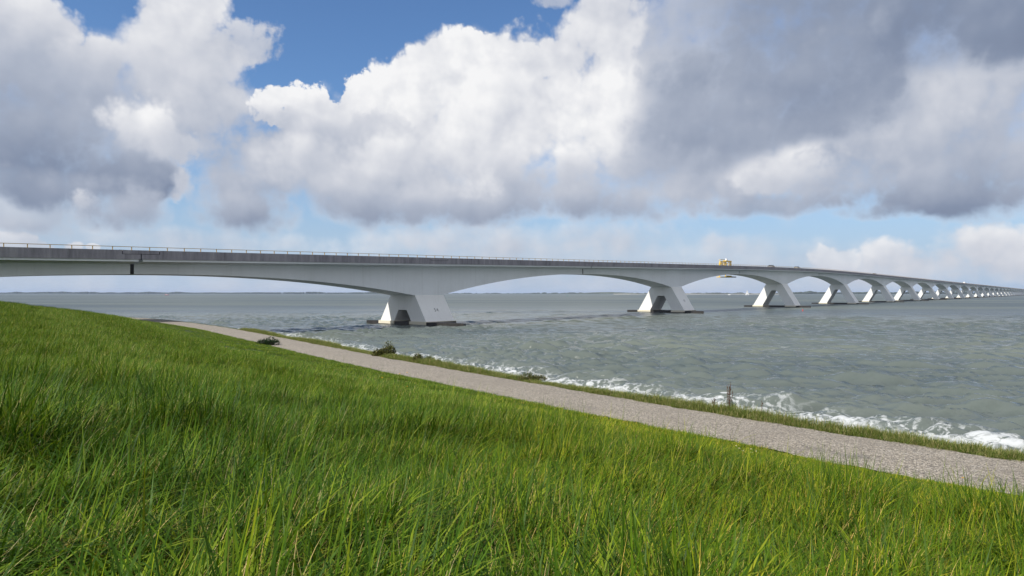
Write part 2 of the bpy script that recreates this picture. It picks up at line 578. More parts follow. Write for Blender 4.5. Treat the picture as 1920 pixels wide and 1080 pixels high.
# ------------------------------------------------------------------ ground
def build_ground():
    s = np.concatenate((np.linspace(-60, -14, 10), np.linspace(-12, -5, 15), np.linspace(-4.6, 0.4, 26),
                        np.linspace(0.7, 24, 70), np.linspace(26, 80, 14)))
    idx = np.arange(0, len(CL), 1)
    P = np.zeros((len(idx), len(s), 3))
    base, nr = CL[idx], NRM[idx]
    P[:, :, :2] = base[:, None] + nr[:, None] * s[None, :, None]
    z = ground_h(s)[None, :].repeat(len(idx), 0)
    P[:, :, 2] = z + bumps(P[:, :, 0], P[:, :, 1]) * np.clip(s / 2, 0, 1)[None]
    me = grid_mesh('dike_ground', P[::-1])
    at = me.attributes.new('across', 'FLOAT', 'POINT')
    at.data.foreach_set('value', np.tile(s, len(idx)).astype(np.float32))
    m, t, b = material('dike_soil')
    g = t.new('ShaderNodeNewGeometry').outputs['Position']
    n1 = t.noise(g, 1.1, 6, 0.6); n2 = t.noise(g, 24.0, 4, 0.7)
    c = t.mixc(t.rng(n1, 0.35, 0.65), (.020, .040, .006), (.040, .068, .010))
    c = t.mixc(t.rng(n2, 0.45, 0.75, 0, .7), c, (.055, .050, .022))
    ac = t.new('ShaderNodeAttribute', attribute_name='across').outputs['Fac']
    st = t.mixc(t.rng(n2, 0.35, 0.65), (.07, .065, .055), (.17, .155, .13))
    c = t.mixc(t.rng(ac, -3.9, -4.25), c, st)
    t.put(b.inputs['Base Color'], c)
    b.inputs['Roughness'].default_value = 0.95
    bp = t.new('ShaderNodeBump'); bp.inputs['Strength'].default_value = 0.6; bp.inputs['Distance'].default_value = 0.05
    t.put(bp.inputs['Height'], n2); t.l.new(bp.outputs[0], b.inputs['Normal'])
    o = link('dike_ground', me, m)
    tag(o, kind='structure')
    # gravel road: one sheet a little over the ground, with ragged edges
    rng = np.random.default_rng(4)
    w = np.linspace(0, 1, 9)
    L = np.arange(len(CL)) * 0.5
    def rag(seed):      # uneven edges
        r = np.random.default_rng(seed).normal(0, 1, len(CL))
        r2 = np.convolve(r, np.hanning(9) / 4, 'same')
        return 0.07 * r + 0.09 * r2
    e0 = 0.03 + rag(1); e1 = -ROAD_W + 0.05 + rag(2) * 0.8
    fine = 4
    Li = np.linspace(0, len(CL) - 1, len(CL) * fine)
    ii = np.arange(len(CL))
    cx = np.stack([np.interp(Li, ii, CL[:, k]) for k in (0, 1)], 1)
    nx = np.stack([np.interp(Li, ii, NRM[:, k]) for k in (0, 1)], 1)
    E0 = np.interp(Li, ii, e0) + rng.normal(0, .022, len(Li)); E1 = np.interp(Li, ii, e1) + rng.normal(0, .022, len(Li))
    off = E0[:, None] * (1 - w) + E1[:, None] * w
    P = np.zeros((len(Li), len(w), 3))
    P[:, :, :2] = cx[:, None] + nx[:, None] * off[:, :, None]
    P[:, :, 2] = ground_h(np.minimum(off, 0)) + 0.018 + 0.03 * np.sin(np.pi * w)[None] + 0.006 * np.sin(L.repeat(fine) * 1.1)[:, None] * np.sin(np.pi * w)[None]
    me = grid_mesh('gravel_road', P)
    at = me.attributes.new('wide', 'FLOAT', 'POINT'); at.data.foreach_set('value', np.tile(w, len(Li)).astype(np.float32))
    m, t, b = material('chip_gravel')
    g = t.new('ShaderNodeNewGeometry').outputs['Position']
    v = t.new('ShaderNodeTexVoronoi', feature='F1'); t.put(v.inputs['Vector'], g); v.inputs['Scale'].default_value = 48
    v2 = t.new('ShaderNodeTexVoronoi', feature='F1'); t.put(v2.inputs['Vector'], g); v2.inputs['Scale'].default_value = 21
    r1 = t.sep(v.outputs['Color'])[0]
    r2 = t.sep(v2.outputs['Color'])[1]
    c = t.ramp(r1, [(0.0, (.045, .043, .040)), (.25, (.125, .108, .087)), (.55, (.235, .203, .160)), (.85, (.365, .320, .255)), (1.0, (.56, .51, .42))])
    c = t.mixc(t.rng(r2, 0.75, 1.0, 0, .5), c, (.42, .39, .35))
    big = t.noise(g, 0.8, 5, 0.6)
    c = t.mixc(t.rng(big, 0.35, 0.75, 0.0, 0.40), c, (.19, .165, .135))
    wd = t.new('ShaderNodeAttribute', attribute_name='wide').outputs['Fac']
    wdn = t.math('MULTIPLY_ADD', t.math('SUBTRACT', big, 0.5), 0.35, wd)
    tr = t.math('ADD', t.rng(t.math('ABSOLUTE', t.math('SUBTRACT', wdn, 0.27)), 0.13, 0.0), t.rng(t.math('ABSOLUTE', t.math('SUBTRACT', wdn, 0.75)), 0.13, 0.0))
    stain = t.rng(t.noise(t.vmath('MULTIPLY', g, (.5, .5, .5)), 1.3, 6, 0.62), 0.56, 0.70, 0, 0.55)
    c = t.mixc(t.math('MULTIPLY', tr, stain), c, (.075, .070, .068))
    t.put(b.inputs['Base Color'], c)
    b.inputs['Roughness'].default_value = 0.9
    bp = t.new('ShaderNodeBump'); bp.inputs['Strength'].default_value = 0.7; bp.inputs['Distance'].default_value = 0.012
    t.put(bp.inputs['Height'], t.math('SUBTRACT', 1.0, v.outputs['Distance']))
    t.l.new(bp.outputs[0], b.inputs['Normal'])
    o = link('gravel_road', me, m)
    tag(o, kind='structure')

build_ground()

# ------------------------------------------------------------------ water
def build_water():
    rr = [9.0]
    while rr[-1] < 11000:
        r = rr[-1]
        rr.append(r + 0.075 + 4.6e-5 * r * r * (1.0 if r < 500 else 500 / r) if r < 4000 else r * 1.25)
    rr = np.array(rr)
    az = np.concatenate((np.radians(np.linspace(-100, -50, 60)[:-1]), np.radians(np.linspace(-50, 50, 760)), np.radians(np.linspace(50, 120, 70)[1:])))
    RR, AZ = np.meshgrid(rr, az, indexing='ij')
    X = RR * np.sin(AZ); Y = RR * np.cos(AZ)
    dr = np.gradient(rr)[:, None] * np.ones_like(RR)
    da = RR * np.radians(100 / 760)
    cell = np.maximum(dr * 0.75, da)
    rng = np.random.default_rng(11)
    Z = np.zeros_like(X); DX = np.zeros_like(X); DY = np.zeros_like(X)
    near = RR < 420
    n = 160
    lam = np.exp(rng.uniform(np.log(0.34), np.log(4.4), n))
    th = np.radians(-108) + rng.normal(0, 0.30, n)       # travelling towards the shore
    ph = rng.uniform(0, 2 * np.pi, n)
    amp = 0.0170 * lam ** 0.72
    xs, ys, cs = X[near], Y[near], cell[near]
    z = np.zeros_like(xs); dx = np.zeros_like(xs); dy = np.zeros_like(xs)
    gust = 0.75 + 0.35 * np.sin(xs * 0.05 + 1.3) * np.sin(ys * 0.037 + xs * 0.011) + 0.2 * np.sin(xs * .13 - ys * .09)
    for l, a, p, A in zip(lam, th, ph, amp):
        k = 2 * np.pi / l
        c, s_ = math.cos(a), math.sin(a)
        arg = k * (c * xs + s_ * ys) + p
        wgt = np.clip((l / cs - 1.7) / 1.8, 0, 1) * A
        z += wgt * np.sin(arg)
        dx += -0.3 * wgt * c * np.cos(arg); dy += -0.3 * wgt * s_ * np.cos(arg)
    Z[near] = z * gust; DX[near] = dx; DY[near] = dy
    sh = np.full(X.shape, 400.0)
    m_ = (RR < 260)
    s, _ = signed(np.stack((X[m_], Y[m_]), 1))
    sh[m_] = -s - SHORE
    # the beach shelves more gently along the right, where the surf runs wider
    e = np.clip((X[m_] - 2) / 14, 0, 1); e = e * e * (3 - 2 * e)
    f_ = np.clip((4 - X[m_]) / 12, 0, 1)
    foam_sh = sh.copy(); foam_sh[m_] = sh[m_] - 1.2 * e + 0.7 * f_
    # waves shoal and rise a little before the beach
    fade = np.clip((sh + 1.5) / 3.0, 0.25, 1)
    swell = np.zeros_like(Z)
    swell[m_] = 0.16 * np.exp(-((sh[m_] - 3.2) / 1.0) ** 2) * (0.6 + 0.4 * np.sin(X[m_] * .35 + Y[m_] * .22)) + 0.10 * np.exp(-((sh[m_] - 7.5) / 1.4) ** 2) * (0.5 + 0.5 * np.sin(X[m_] * .21 - Y[m_] * .3 + 1))
    P = np.stack((X + DX * fade, Y + DY * fade, Z * fade + swell), -1)
    me = grid_mesh('sea_water', P[:, ::-1])
    at = me.attributes.new('shore', 'FLOAT', 'POINT'); at.data.foreach_set('value', foam_sh[:, ::-1].ravel().astype(np.float32))
    at = me.attributes.new('crest', 'FLOAT', 'POINT'); at.data.foreach_set('value', (Z)[:, ::-1].ravel().astype(np.float32))
    m, t, b = material('sea_water')
    g = t.new('ShaderNodeNewGeometry').outputs['Position']
    sv = t.new('ShaderNodeAttribute', attribute_name='shore').outputs['Fac']
    cr = t.new('ShaderNodeAttribute', attribute_name='crest').outputs['Fac']
    ln = t.vmath('LENGTH', t.vmath('MULTIPLY', g, (1, 1, 0)), out=1)
    g2 = t.vmath('MULTIPLY', g, (0.55, 1.0, 1.0))
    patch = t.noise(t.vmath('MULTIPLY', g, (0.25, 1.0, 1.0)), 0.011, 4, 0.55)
    patch2 = t.noise(t.vmath('MULTIPLY', g, (0.4, 1.0, 1.0)), 0.045, 4, 0.6)
    # silty green-grey water with cloud-shadow patches painted in, greener over the shallows
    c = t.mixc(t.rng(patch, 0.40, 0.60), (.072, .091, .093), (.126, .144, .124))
    c = t.mixc(t.rng(sv, 14.0, 0.0, 0, .30), c, (.150, .165, .140))
    c = t.mixc(t.rng(cr, -0.05, 0.22, 0, .20), c, (.150, .175, .145))
    # foam on the beach
    fn = t.noise(t.vmath('MULTIPLY', g, (.8, 1.2, 1)), 2.1, 8, 0.70, dist=1.2)
    fn2 = t.noise(g2, 0.5, 5, 0.6)
    lace = t.new('ShaderNodeTexVoronoi', feature='DISTANCE_TO_EDGE')
    t.put(lace.inputs['Vector'], t.vmath('MULTIPLY_ADD', t.vmath('SUBTRACT', t.noise(g, 1.2, 4, .6, col=True), (.5, .5, .5)), (.9, .9, .2), g))
    lace.inputs['Scale'].default_value = 1.5
    lc = t.rng(lace.outputs['Distance'], 0.16, 0.02)
    edge = t.math('ADD', sv, t.math('MULTIPLY', t.math('SUBTRACT', fn2, 0.5), 4.6))
    f1 = t.rng(edge, 4.5, 1.9)
    foam = t.math('MULTIPLY', f1, t.rng(t.math('MULTIPLY_ADD', lc, 0.10, fn), 0.50, 0.66))
    foam = t.math('MULTIPLY_ADD', t.rng(edge, 2.0, 1.1), t.math('MULTIPLY', t.rng(fn, 0.36, 0.58), t.math('SUBTRACT', 1.0, foam)), foam)
    # small whitecaps
    wc = t.noise(t.vmath('MULTIPLY', g, (0.45, 1.3, 1.0)), 0.55, 7, 0.68)
    cap = t.math('MULTIPLY', t.rng(wc, 0.63, 0.73), t.rng(patch2, 0.44, 0.58, 0.0, 0.7))
    foam = t.math('MAXIMUM', foam, cap)
    foam = t.math('MULTIPLY', foam, 1.0, clamp=True)
    c = t.mixc(foam, c, (.46, .48, .49))
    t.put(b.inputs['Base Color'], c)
    t.put(b.inputs['Roughness'], t.mixf(foam, t.mixf(t.rng(ln, 40, 380), 0.09, 0.44), 0.9))
    b.inputs['IOR'].default_value = 1.333
    # ripples
    h1 = t.noise(g2, 1.1, 5, 0.62)
    h2 = t.noise(t.vmath('MULTIPLY', g, (0.75, 1.25, 1.0)), 5.0, 4, 0.6)
    h3 = t.noise(t.vmath('MULTIPLY', g, (0.45, 1.0, 1.0)), 0.22, 4, 0.6)
    h = t.math('MULTIPLY_ADD', h2, t.rng(ln, 25, 120, 0.085, 0.16), t.math('MULTIPLY', h1, t.rng(ln, 50, 200, 0.06, 0.55)))
    h = t.math('MULTIPLY_ADD', h3, t.rng(ln, 60, 350, 0.0, 2.2), h)
    bp = t.new('ShaderNodeBump')
    t.put(bp.inputs['Strength'], t.math('MULTIPLY', t.rng(patch2, 0.3, 0.7, 0.65, 1.0), 0.9))
    bp.inputs['Distance'].default_value = 0.42
    t.put(bp.inputs['Height'], h)
    t.l.new(bp.outputs[0], b.inputs['Normal'])
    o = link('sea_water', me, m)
    tag(o, kind='structure')

build_water()

# ------------------------------------------------------------------ bridge
TH = math.atan2(0.7785, 0.6277)
BO = Vector((-43.8, 78.7, 0.0))           # a hinge of the near web
BQ = Vector((math.cos(TH), math.sin(TH), 0)); BW = Vector((-math.sin(TH), math.cos(TH), 0))
SPAN = 95.0

def deck_z(q):
    a, b_, top = 4.85 + CAMZ, 0.0222, 10.62 + CAMZ
    lin = a + b_ * q
    # rises, then runs level
    d = 0.8
    return -d * math.log(math.exp(-lin / d) + math.exp(-top / d)) if lin < top + 30 else top

def soffit(dq):
    u = min(1.0, max(0.0, (abs(dq) - 3.4) / 44.1))
    return 2.67 + 3.53 * (1 - u) ** 2.15

def bridge_pt(q, w, z=0.0):
    p = BO + BQ * q + BW * w
    return Vector((p.x, p.y, z))

bridge = empty('bridge', BO, TH)
tag(bridge, 'long white concrete bridge on splayed A-shaped piers running out over the water', 'bridge')

_cache = {}
def span_parts(qc, first_detail):
    """one T of the bridge: girder, deck edges, roadway, railing; local to the pier at qc"""
    level = qc > 420
    key = ('L', first_detail) if level else qc
    if key in _cache:
        return _cache[key]
    Zd = lambda x: deck_z(qc + x)
    xs = sorted(set([round(x, 3) for x in list(np.linspace(-47.28, 47.28, 45)) + [-3.4, 3.4]]))
    g = MB()
    rings = []
    for x in xs:
        z, d = Zd(x), soffit(x)
        rings.append([(x, -2.28, z - 1.03), (x, -2.28, z - 1.27), (x, 0, z - 1.50), (x, 0, z - d), (x, 6, z - d), (x, 6, z - 1.50),
                      (x, 8.28, z - 1.27), (x, 8.28, z - 1.03)])
    g.loft(rings)
    girder = g.mesh('girder')
    def strip(x0, x1, y0, y1, z0, z1, mb):
        n = max(2, int(abs(x1 - x0) / 4) + 1)
        mb.loft([[(x, y0, Zd(x) + z0), (x, y1, Zd(x) + z0), (x, y1, Zd(x) + z1), (x, y0, Zd(x) + z1)] for x in np.linspace(x0, x1, n)])
    res = {'girder': girder}
    f = MB()
    strip(-47.44, 47.44, -2.42, -2.12, -1.04, -0.47, f)
    strip(-45.45, -2.03, -2.42, -2.12, -0.468, 0, f); strip(2.03, 45.45, -2.42, -2.12, -0.466, 0, f)
    res['fascia'] = f.mesh('fascia')
    f = MB(); strip(-47.44, 47.44, 8.12, 8.42, -1.04, 0, f)
    res['far_fascia'] = f.mesh('fascia')
    r = MB(); strip(-47.3, 47.3, -2.1, 8.1, -1.02, -0.62, r)
    res['roadway'] = r.mesh('roadway')
    h = MB(); strip(-47.47, 47.47, -2.33, -2.25, 0.340, 0.398, h)
    res['handrail'] = h.mesh('handrail')
    h = MB(); strip(-47.47, 47.47, 8.25, 8.33, 0.340, 0.398, h)
    res['far_handrail'] = h.mesh('handrail')
    k = MB()
    for x in np.arange(-46.55, 47, 1.98):
        k.box(x - .035, x + .035, -2.33, -2.25, Zd(x) - 0.02, Zd(x) + .335)
    for x in np.arange(-46.55, 47, 1.98):
        k.box(x - .035, x + .035, 8.25, 8.33, Zd(x) - 0.02, Zd(x) + .335)
    res['posts'] = k.mesh('railing_posts')
    kf = MB()
    for x in np.arange(-46.55, 47, 1.98):
        kf.box(x - .035, x + .035, 8.25, 8.33, Zd(x) - 0.02, Zd(x) + .335)
    res['far_posts'] = kf.mesh('railing_posts')
    c = MB(); strip(-2.2, 2.2, -2.13, -2.115, -0.7, -.02, c)
    res['backing'] = c.mesh('joint_backing')
    c = MB(); strip(-1.90, 1.90, -2.415, -2.14, -0.425, -0.004, c)
    res['cover'] = c.mesh('cover_panel')
    if level:
        _cache[key] = res
    return res

post_mesh = None
M_RAILING = M_RAIL
for k in range(-1, 30):
    qc = SPAN * (k + 0.5)
    P = span_parts(qc, False)
    loc = (qc, 0, 0)
    gd = link('girder', P['girder'], M_WHITE, bridge, loc)
    link('fascia', P['fascia'], M_FASCIA, gd)
    link('fascia', P['far_fascia'], M_FASCIA, gd)
    link('roadway', P['roadway'], M_ASPH, gd)
    link('cover_panel', P['cover'], M_FASCIA, gd)
    link('joint_backing', P['backing'], M_JOINT, gd)
    rl = link('railing', P['handrail'], M_RAIL, bridge, loc)
    link('handrail', P['far_handrail'], M_RAIL, rl)
    if k < 3:
        if post_mesh is None:
            pm = MB(); pm.box(-.035, .035, -.04, .04, -.02, .334)
            post_mesh = pm.mesh('railing_post')
        for x in np.arange(-46.55, 47, 1.98):
            link('railing_post', post_mesh, M_RAIL, rl, (x, -2.29, deck_z(qc + x)))
        tag(link('railing_posts', P['far_posts'], M_RAIL, rl), kind='stuff')
    else:
        tag(link('railing_posts', P['posts'], M_RAIL, rl), kind='stuff')
    # hinge at the outer end of this T, with the panel that bridges the joint
    qh = SPAN * (k + 1)
    zh = deck_z(qh)
    hb = MB(); hb.box(-.45, .45, 0.22, 5.78, zh - 2.62, zh - 1.52)
    hb.box(-.215, .215, 0.10, 0.21, zh - 2.62, zh - 1.52)
    hg = hb.build('hinge', M_DARK, bridge, (qh, 0, 0))
    cp = MB()
    z0, z1 = deck_z(qh - 1.94), deck_z(qh + 1.94)
    cp.loft([[(x, -2.415, z - .425), (x, -2.14, z - .425), (x, -2.14, z - .004), (x, -2.415, z - .004)] for x, z in ((-1.96, z0), (1.96, z1))])
    cp.build('cover_panel', M_FASCIA, hg)
    bk = MB(); bk.box(-2.2, 2.2, -2.19, -2.11, zh - 1.0, zh - .02)
    bk.build('joint_backing', M_DARK, hg)

def build_pier(k):
    qc = SPAN * (k + 0.5)
    zt = deck_z(qc) - 6.2
    zb = 0.72
    sp = 0.60 * (zt - zb)
    zo = zt - 2.52
    ho = 1.02 + 0.58 * (zo - zb)
    B = 3 + sp
    poly = [(0, zt), (-sp, zb), (3 - ho, zb), (3 - 1.02, zo), (3 + 1.02, zo), (3 + ho, zb), (6 + sp, zb), (6, zt)]
    mb = MB()
    n = len(poly)
    vs = [(-3.35, w, z) for w, z in poly] + [(3.35, w, z) for w, z in poly]
    mb.add(vs, [tuple(range(n)), tuple(range(2 * n - 1, n - 1, -1))] + [(i, n + i, n + (i + 1) % n, (i + 1) % n) for i in range(n)])
    p = mb.build('pier', M_PIER, bridge, (qc, 0, 0))
    for w0, w1 in ((-sp - .22, 3 - ho + .2), (3 + ho - .2, 6 + sp + .22)):
        pl = MB(); pl.box(-3.62, 3.62, w0, w1, 0.22, zb - 0.003)
        pl.build('plinth', M_PLINTH, p)
    ln = 8.6 if k == 0 else 5.6
    cap = MB()
    cap.prism([(-3.5, 3 - B - ln), (-2.6, 3 - B - ln + .4), (-.2, 3 - B - .6), (3.4, 3 - B - .4), (3.4, 3 + B + .4), (-.2, 3 + B + .5), (-2.6, 3 + B + 3.2), (-3.5, 3 + B + 3.6)], -2.5, 0.64)
    cap.build('pile_cap', M_CAP, p)
    return p, zt, sp, zb

def number(txt, p, zt, zb):
    cu = bpy.data.curves.new('pier_number', 'FONT')
    cu.body = txt
    cu.size = 0.85
    cu.align_x = 'CENTER'
    cu.extrude = 0.004
    cu.space_character = 1.25
    tmp = bpy.data.objects.new('pier_number', cu)
    me = bpy.data.meshes.new_from_object(tmp)
    bpy.data.objects.remove(tmp); bpy.data.curves.remove(cu)
    me.name = 'pier_number'
    o = link('pier_number', me, M_DARK, p)
    f = 0.63
    z = zt - (zt - zb) * f
    w = -0.60 * (zt - z)
    nrm = Vector((0, -1, 0.60)).normalized()
    o.location = Vector((0.1, w, z)) + nrm * 0.012
    xax = Vector((1, 0, 0)); yax = nrm.cross(xax)
    o.rotation_euler = Matrix((xax, yax, nrm)).transposed().to_euler()

for k in range(-1, 30):
    p, zt, sp, zb = build_pier(k)
    if k == 0: number("54", p, zt, zb)
    if k == 1: number("53", p, zt, zb)

# abutment on the land side, outside the picture on the left
ab = MB()
ab.prism([(-112, -1.5), (-95.3, -1.5), (-95.3, 7.5), (-112, 7.5)], 1.0, deck_z(-96) - 1.0)
ab.build('abutment', M_WHITE, bridge)

# ------------------------------------------------------------------ inspection gantry hung on the bridge
def build_gantry():
    zd = deck_z(198)
    root = empty('inspection_gantry', bridge_pt(198, 8.0, zd - .6), TH)
    tag(root, 'yellow inspection gantry standing on the far edge of the bridge deck, work platform hung below', 'gantry')
    def b(name, boxes, mat=M_YELLOW, par=root):
        m = MB()
        for x in boxes: m.box(*x)
        return m.build(name, mat, par)
    H = 2.75
    for x in (5.2, 0.2):
        b('leg', [(x - .32, x + .32, -.35, -.05, 0.02, H - .003)])
        b('leg', [(x - .2, x + .2, .35, .65, .02, H - .003)])
    b('portal_beam', [(-.3, 5.6, -.4, .7, H, H + .42)])
    b('lamp_housing', [(1.0, 1.9, -.2, .4, H + .423, H + 1.1)], M_WPAINT)
    b('machine_cabin', [(-5.4, -4.9, -.3, .0, .02, H - .3), (-3.5, -3.0, -.3, .0, .02, H - .3), (-1.5, -1.1, -.3, .0, .02, H - .3), (-5.4, -.4, -.35, .05, H - .3, H - .003), (-4.9, -3.5, -.25, -.05, 1.5, 1.8), (-3.0, -1.5, -.25, -.05, 1.1, 1.35)])
    b('canopy', [(-5.5, -0.9, -.5, .3, H + .55, H + .68)], simple('pale_yellow_sheet', (.75, .68, .45), .6))
    b('canopy_post', [(-5.3, -5.2, -.1, 0, H, H + .55), (-1.2, -1.1, -.1, 0, H, H + .55)])
    for x in (-3.0, 3.0):
        b('hanger', [(x - .15, x + .15, .9, 1.15, -3.3, H - .5), (x - .15, x + .15, .25, .9, H - .85, H - .5)])
    b('platform', [(-5.3, -.2, -2.6, 1.2, -3.35, -3.1), (-5.3, -.2, -2.65, -2.6, -3.35, -2.7)])
    root.scale = (.92, .92, .92)
    b('platform_floor', [(-.2, 4.4, -2.6, 1.2, -3.3, -3.12), (-.2, 4.4, -2.64, -2.6, -3.3, -2.95)], simple('dark_grating', (.14, .09, .03), .7))

build_gantry()

# ------------------------------------------------------------------ vehicles on the deck
def car(q, w, col, label, van=False, back=False):
    z = deck_z(q) - 0.62
    root = empty('van' if van else 'car', bridge_pt(q, w, z), TH + (math.pi if back else 0))
    tag(root, label, 'van' if van else 'car', 'vehicles crossing the bridge')
    hh = 2.35 if van else 1.48
    L, W = (5.2, 1.9) if van else (4.3, 1.75)
    pm = simple('car_paint', col, .3, .03)
    gl = simple('car_glass', (.03, .04, .05), .1)
    m = MB()
    if van:
        prof = [(-L/2, .3), (L/2, .3), (L/2, 1.0), (L/2 - .9, 1.2), (L/2 - 1.6, hh), (-L/2, hh)]
    else:
        prof = [(-L/2, .3), (L/2, .3), (L/2, .75), (L/2 - 1.0, .93), (-L/2 + .15, .98), (-L/2, .7)]
    n = len(prof)
    m.add([(x, -W/2, z_) for x, z_ in prof] + [(x, W/2, z_) for x, z_ in prof],
          [tuple(range(n)), tuple(range(2 * n - 1, n - 1, -1))] + [(i, n + i, n + (i + 1) % n, (i + 1) % n) for i in range(n)])
    m.build('body', pm, root)
    g = MB()
    def trap(a, mb):
        x0, x1, x2, x3, z0, z1, w0, w1 = a
        mb.add([(x0, -w0, z0), (x3, -w0, z0), (x3, w0, z0), (x0, w0, z0), (x1, -w1, z1), (x2, -w1, z1), (x2, w1, z1), (x1, w1, z1)],
               [(3, 2, 1, 0), (4, 5, 6, 7), (0, 1, 5, 4), (1, 2, 6, 5), (2, 3, 7, 6), (3, 0, 4, 7)])
    if not van:
        trap((-1.75, -1.25, .45, 1.15, .96, hh - .06, .80, .62), g)
        g.build('windows', gl, root)
        r = MB(); trap((-1.28, -1.22, .42, .48, hh - .06, hh, .63, .60), r); r.build('roof', pm, root)
    else:
        g.box(L/2 - 1.5, L/2 - 1.0, -W/2 - .01, -W/2 + .2, 1.25, 1.9); g.build('windows', gl, root)
    for x in (-L/2 + .8, L/2 - .8):
        for y in (-W/2 + .1, W/2 - .1):
            wm = MB(); wm.tube([(x, y - .1, .32), (x, y + .1, .32)], .32, 10); wm.build('wheel', M_BLACK, root)

def q_of_px(px):
    r = (px - 960) / FPX
    return (41.9 + 77.2 * r) / (.629 - .778 * r)

car(q_of_px(1459) + 3, 0.6, (.10, .10, .12), 'dark car on the bridge deck, the one nearest the yellow gantry')
car(q_of_px(1507) + 3, 0.6, (.30, .29, .27), 'grey car on the bridge deck where the deck levels out')
car(q_of_px(1651) + 3, 0.6, (.40, .36, .30), 'beige car on the far stretch of the bridge deck')
car(q_of_px(1816) + 3, 0.6, (.8, .8, .8), 'white van farthest along the bridge deck', van=True)

# ------------------------------------------------------------------ boats and buoys
def hull(mb, L, W, H, bow=0.5):
    n = 9
    rings = []
    for i in range(n):
        u = i / (n - 1)
        x = -L / 2 + L * u
        w = W / 2 * (1 - max(0, (u - bow) / (1 - bow)) ** 2 * 0.97) * (0.78 + 0.22 * min(1, u * 3))
        sheer = H * (1 + 0.25 * (2 * u - 1) ** 2)
        rings.append([(x, -w, sheer), (x, -w * .72, 0.0), (x, 0, -H * .35), (x, w * .72, 0.0), (x, w, sheer)])
    mb.loft(rings)

def at_px(px, dist):
    return Vector(((px - 960) / FPX * dist, dist, 0))

def red_boat():
    r = empty('sailing_boat', at_px(313, 1900), R(8))
    tag(r, 'red hulled boat with bare masts far out on the left water', 'boat', 'boats out on the water')
    m = MB(); hull(m, 10.5, 3.2, 1.3); m.build('hull', simple('red_hull', (.55, .05, .06), .5), r)
    m = MB(); m.box(-3, 1, -1, 1, 1.35, 2.5); m.build('cabin', M_WPAINT, r)
    m = MB(); m.tube([(0.6, 0, 1.2), (0.6, 0, 17.5)], [.2, .12]); m.build('mast', M_DARK, r)
    m = MB(); m.tube([(0.5, 0, 3.2), (-4.6, 0, 3.0)], .16); m.build('boom', M_DARK, r)

def white_boat():
    r = empty('sailing_boat', at_px(1401, 1800), R(4))
    r.scale = (1.15, 1.15, 1.15)
    tag(r, 'white sailing boat with its sail up before the far sandy shore', 'boat', 'boats out on the water')
    m = MB(); hull(m, 8.5, 2.8, 1.1); m.build('hull', M_WPAINT, r)
    m = MB(); m.tube([(0.6, 0, 1), (0.6, 0, 12.6)], [.12, .07]); m.build('mast', M_DARK, r)
    sm = simple('white_sailcloth', (.8, .8, .8), .8)
    m = MB()
    rows = [[(0.55 - 5.0 * (1 - v) ** 0.8 * u, 0.45 * math.sin(math.pi * u) * (1 - v), 1.6 + 10.6 * v) for u in np.linspace(0, 1, 6)] for v in np.linspace(0, 0.97, 8)]
    for k in range(7):
        for i in range(5):
            a, b, c, d = rows[k][i], rows[k][i + 1], rows[k + 1][i + 1], rows[k + 1][i]
            m.add([a, b, c, d] + [(p[0], p[1] + .04, p[2]) for p in (a, b, c, d)], [(0, 1, 2, 3), (7, 6, 5, 4)])
    m.build('mainsail', sm, r)
    m = MB(); m.add([(0.75, .0, 10.2), (4.1, 0, 1.5), (0.9, .35, 1.8), (.75, .05, 10.2), (4.1, .05, 1.5), (.9, .40, 1.8)], [(0, 1, 2), (5, 4, 3), (0, 3, 4, 1), (1, 4, 5, 2), (2, 5, 3, 0)])
    m.build('jib', sm, r)

def motor_boat():
    r = empty('motor_boat', at_px(1367.5, 2000), R(170))
    tag(r, 'small white motor boat close in under the far sandy shore', 'boat', 'boats out on the water')
    m = MB(); hull(m, 8, 2.8, 1.2); m.build('hull', M_WPAINT, r)
    m = MB(); m.prism([(-2, -1), (1.6, -.9), (1.6, .9), (-2, 1)], 1.2, 2.9); m.build('cabin', M_WPAINT, r)

def buoy(px, dist, col, label, sc=1.0):
    r = empty('buoy', at_px(px, dist))
    tag(r, label, 'buoy', 'buoys on the water')
    m = MB(); m.tube([(0, 0, -.4), (0, 0, .15), (0, 0, .5)], [.5 * sc, .55 * sc, .3 * sc], 10); m.build('float', simple('buoy_paint', col, .5), r)
    m = MB(); m.tube([(0, 0, .5), (0, 0, 1.4 * sc)], [.09 * sc, .07 * sc]); m.build('post', simple('buoy_paint', col, .5), r)
    m = MB(); m.tube([(0, 0, 1.35 * sc), (0, 0, 1.7 * sc)], [.22 * sc, .05 * sc], 8); m.build('topmark', simple('buoy_paint', col, .5), r)

red_boat(); white_boat(); motor_boat()
buoy(1505, 205, (.6, .06, .05), 'small red buoy on the water in front of the third pier', .32)
buoy(1064, 1180, (.03, .30, .20), 'small green buoy far out between the second and third piers', 1.7)

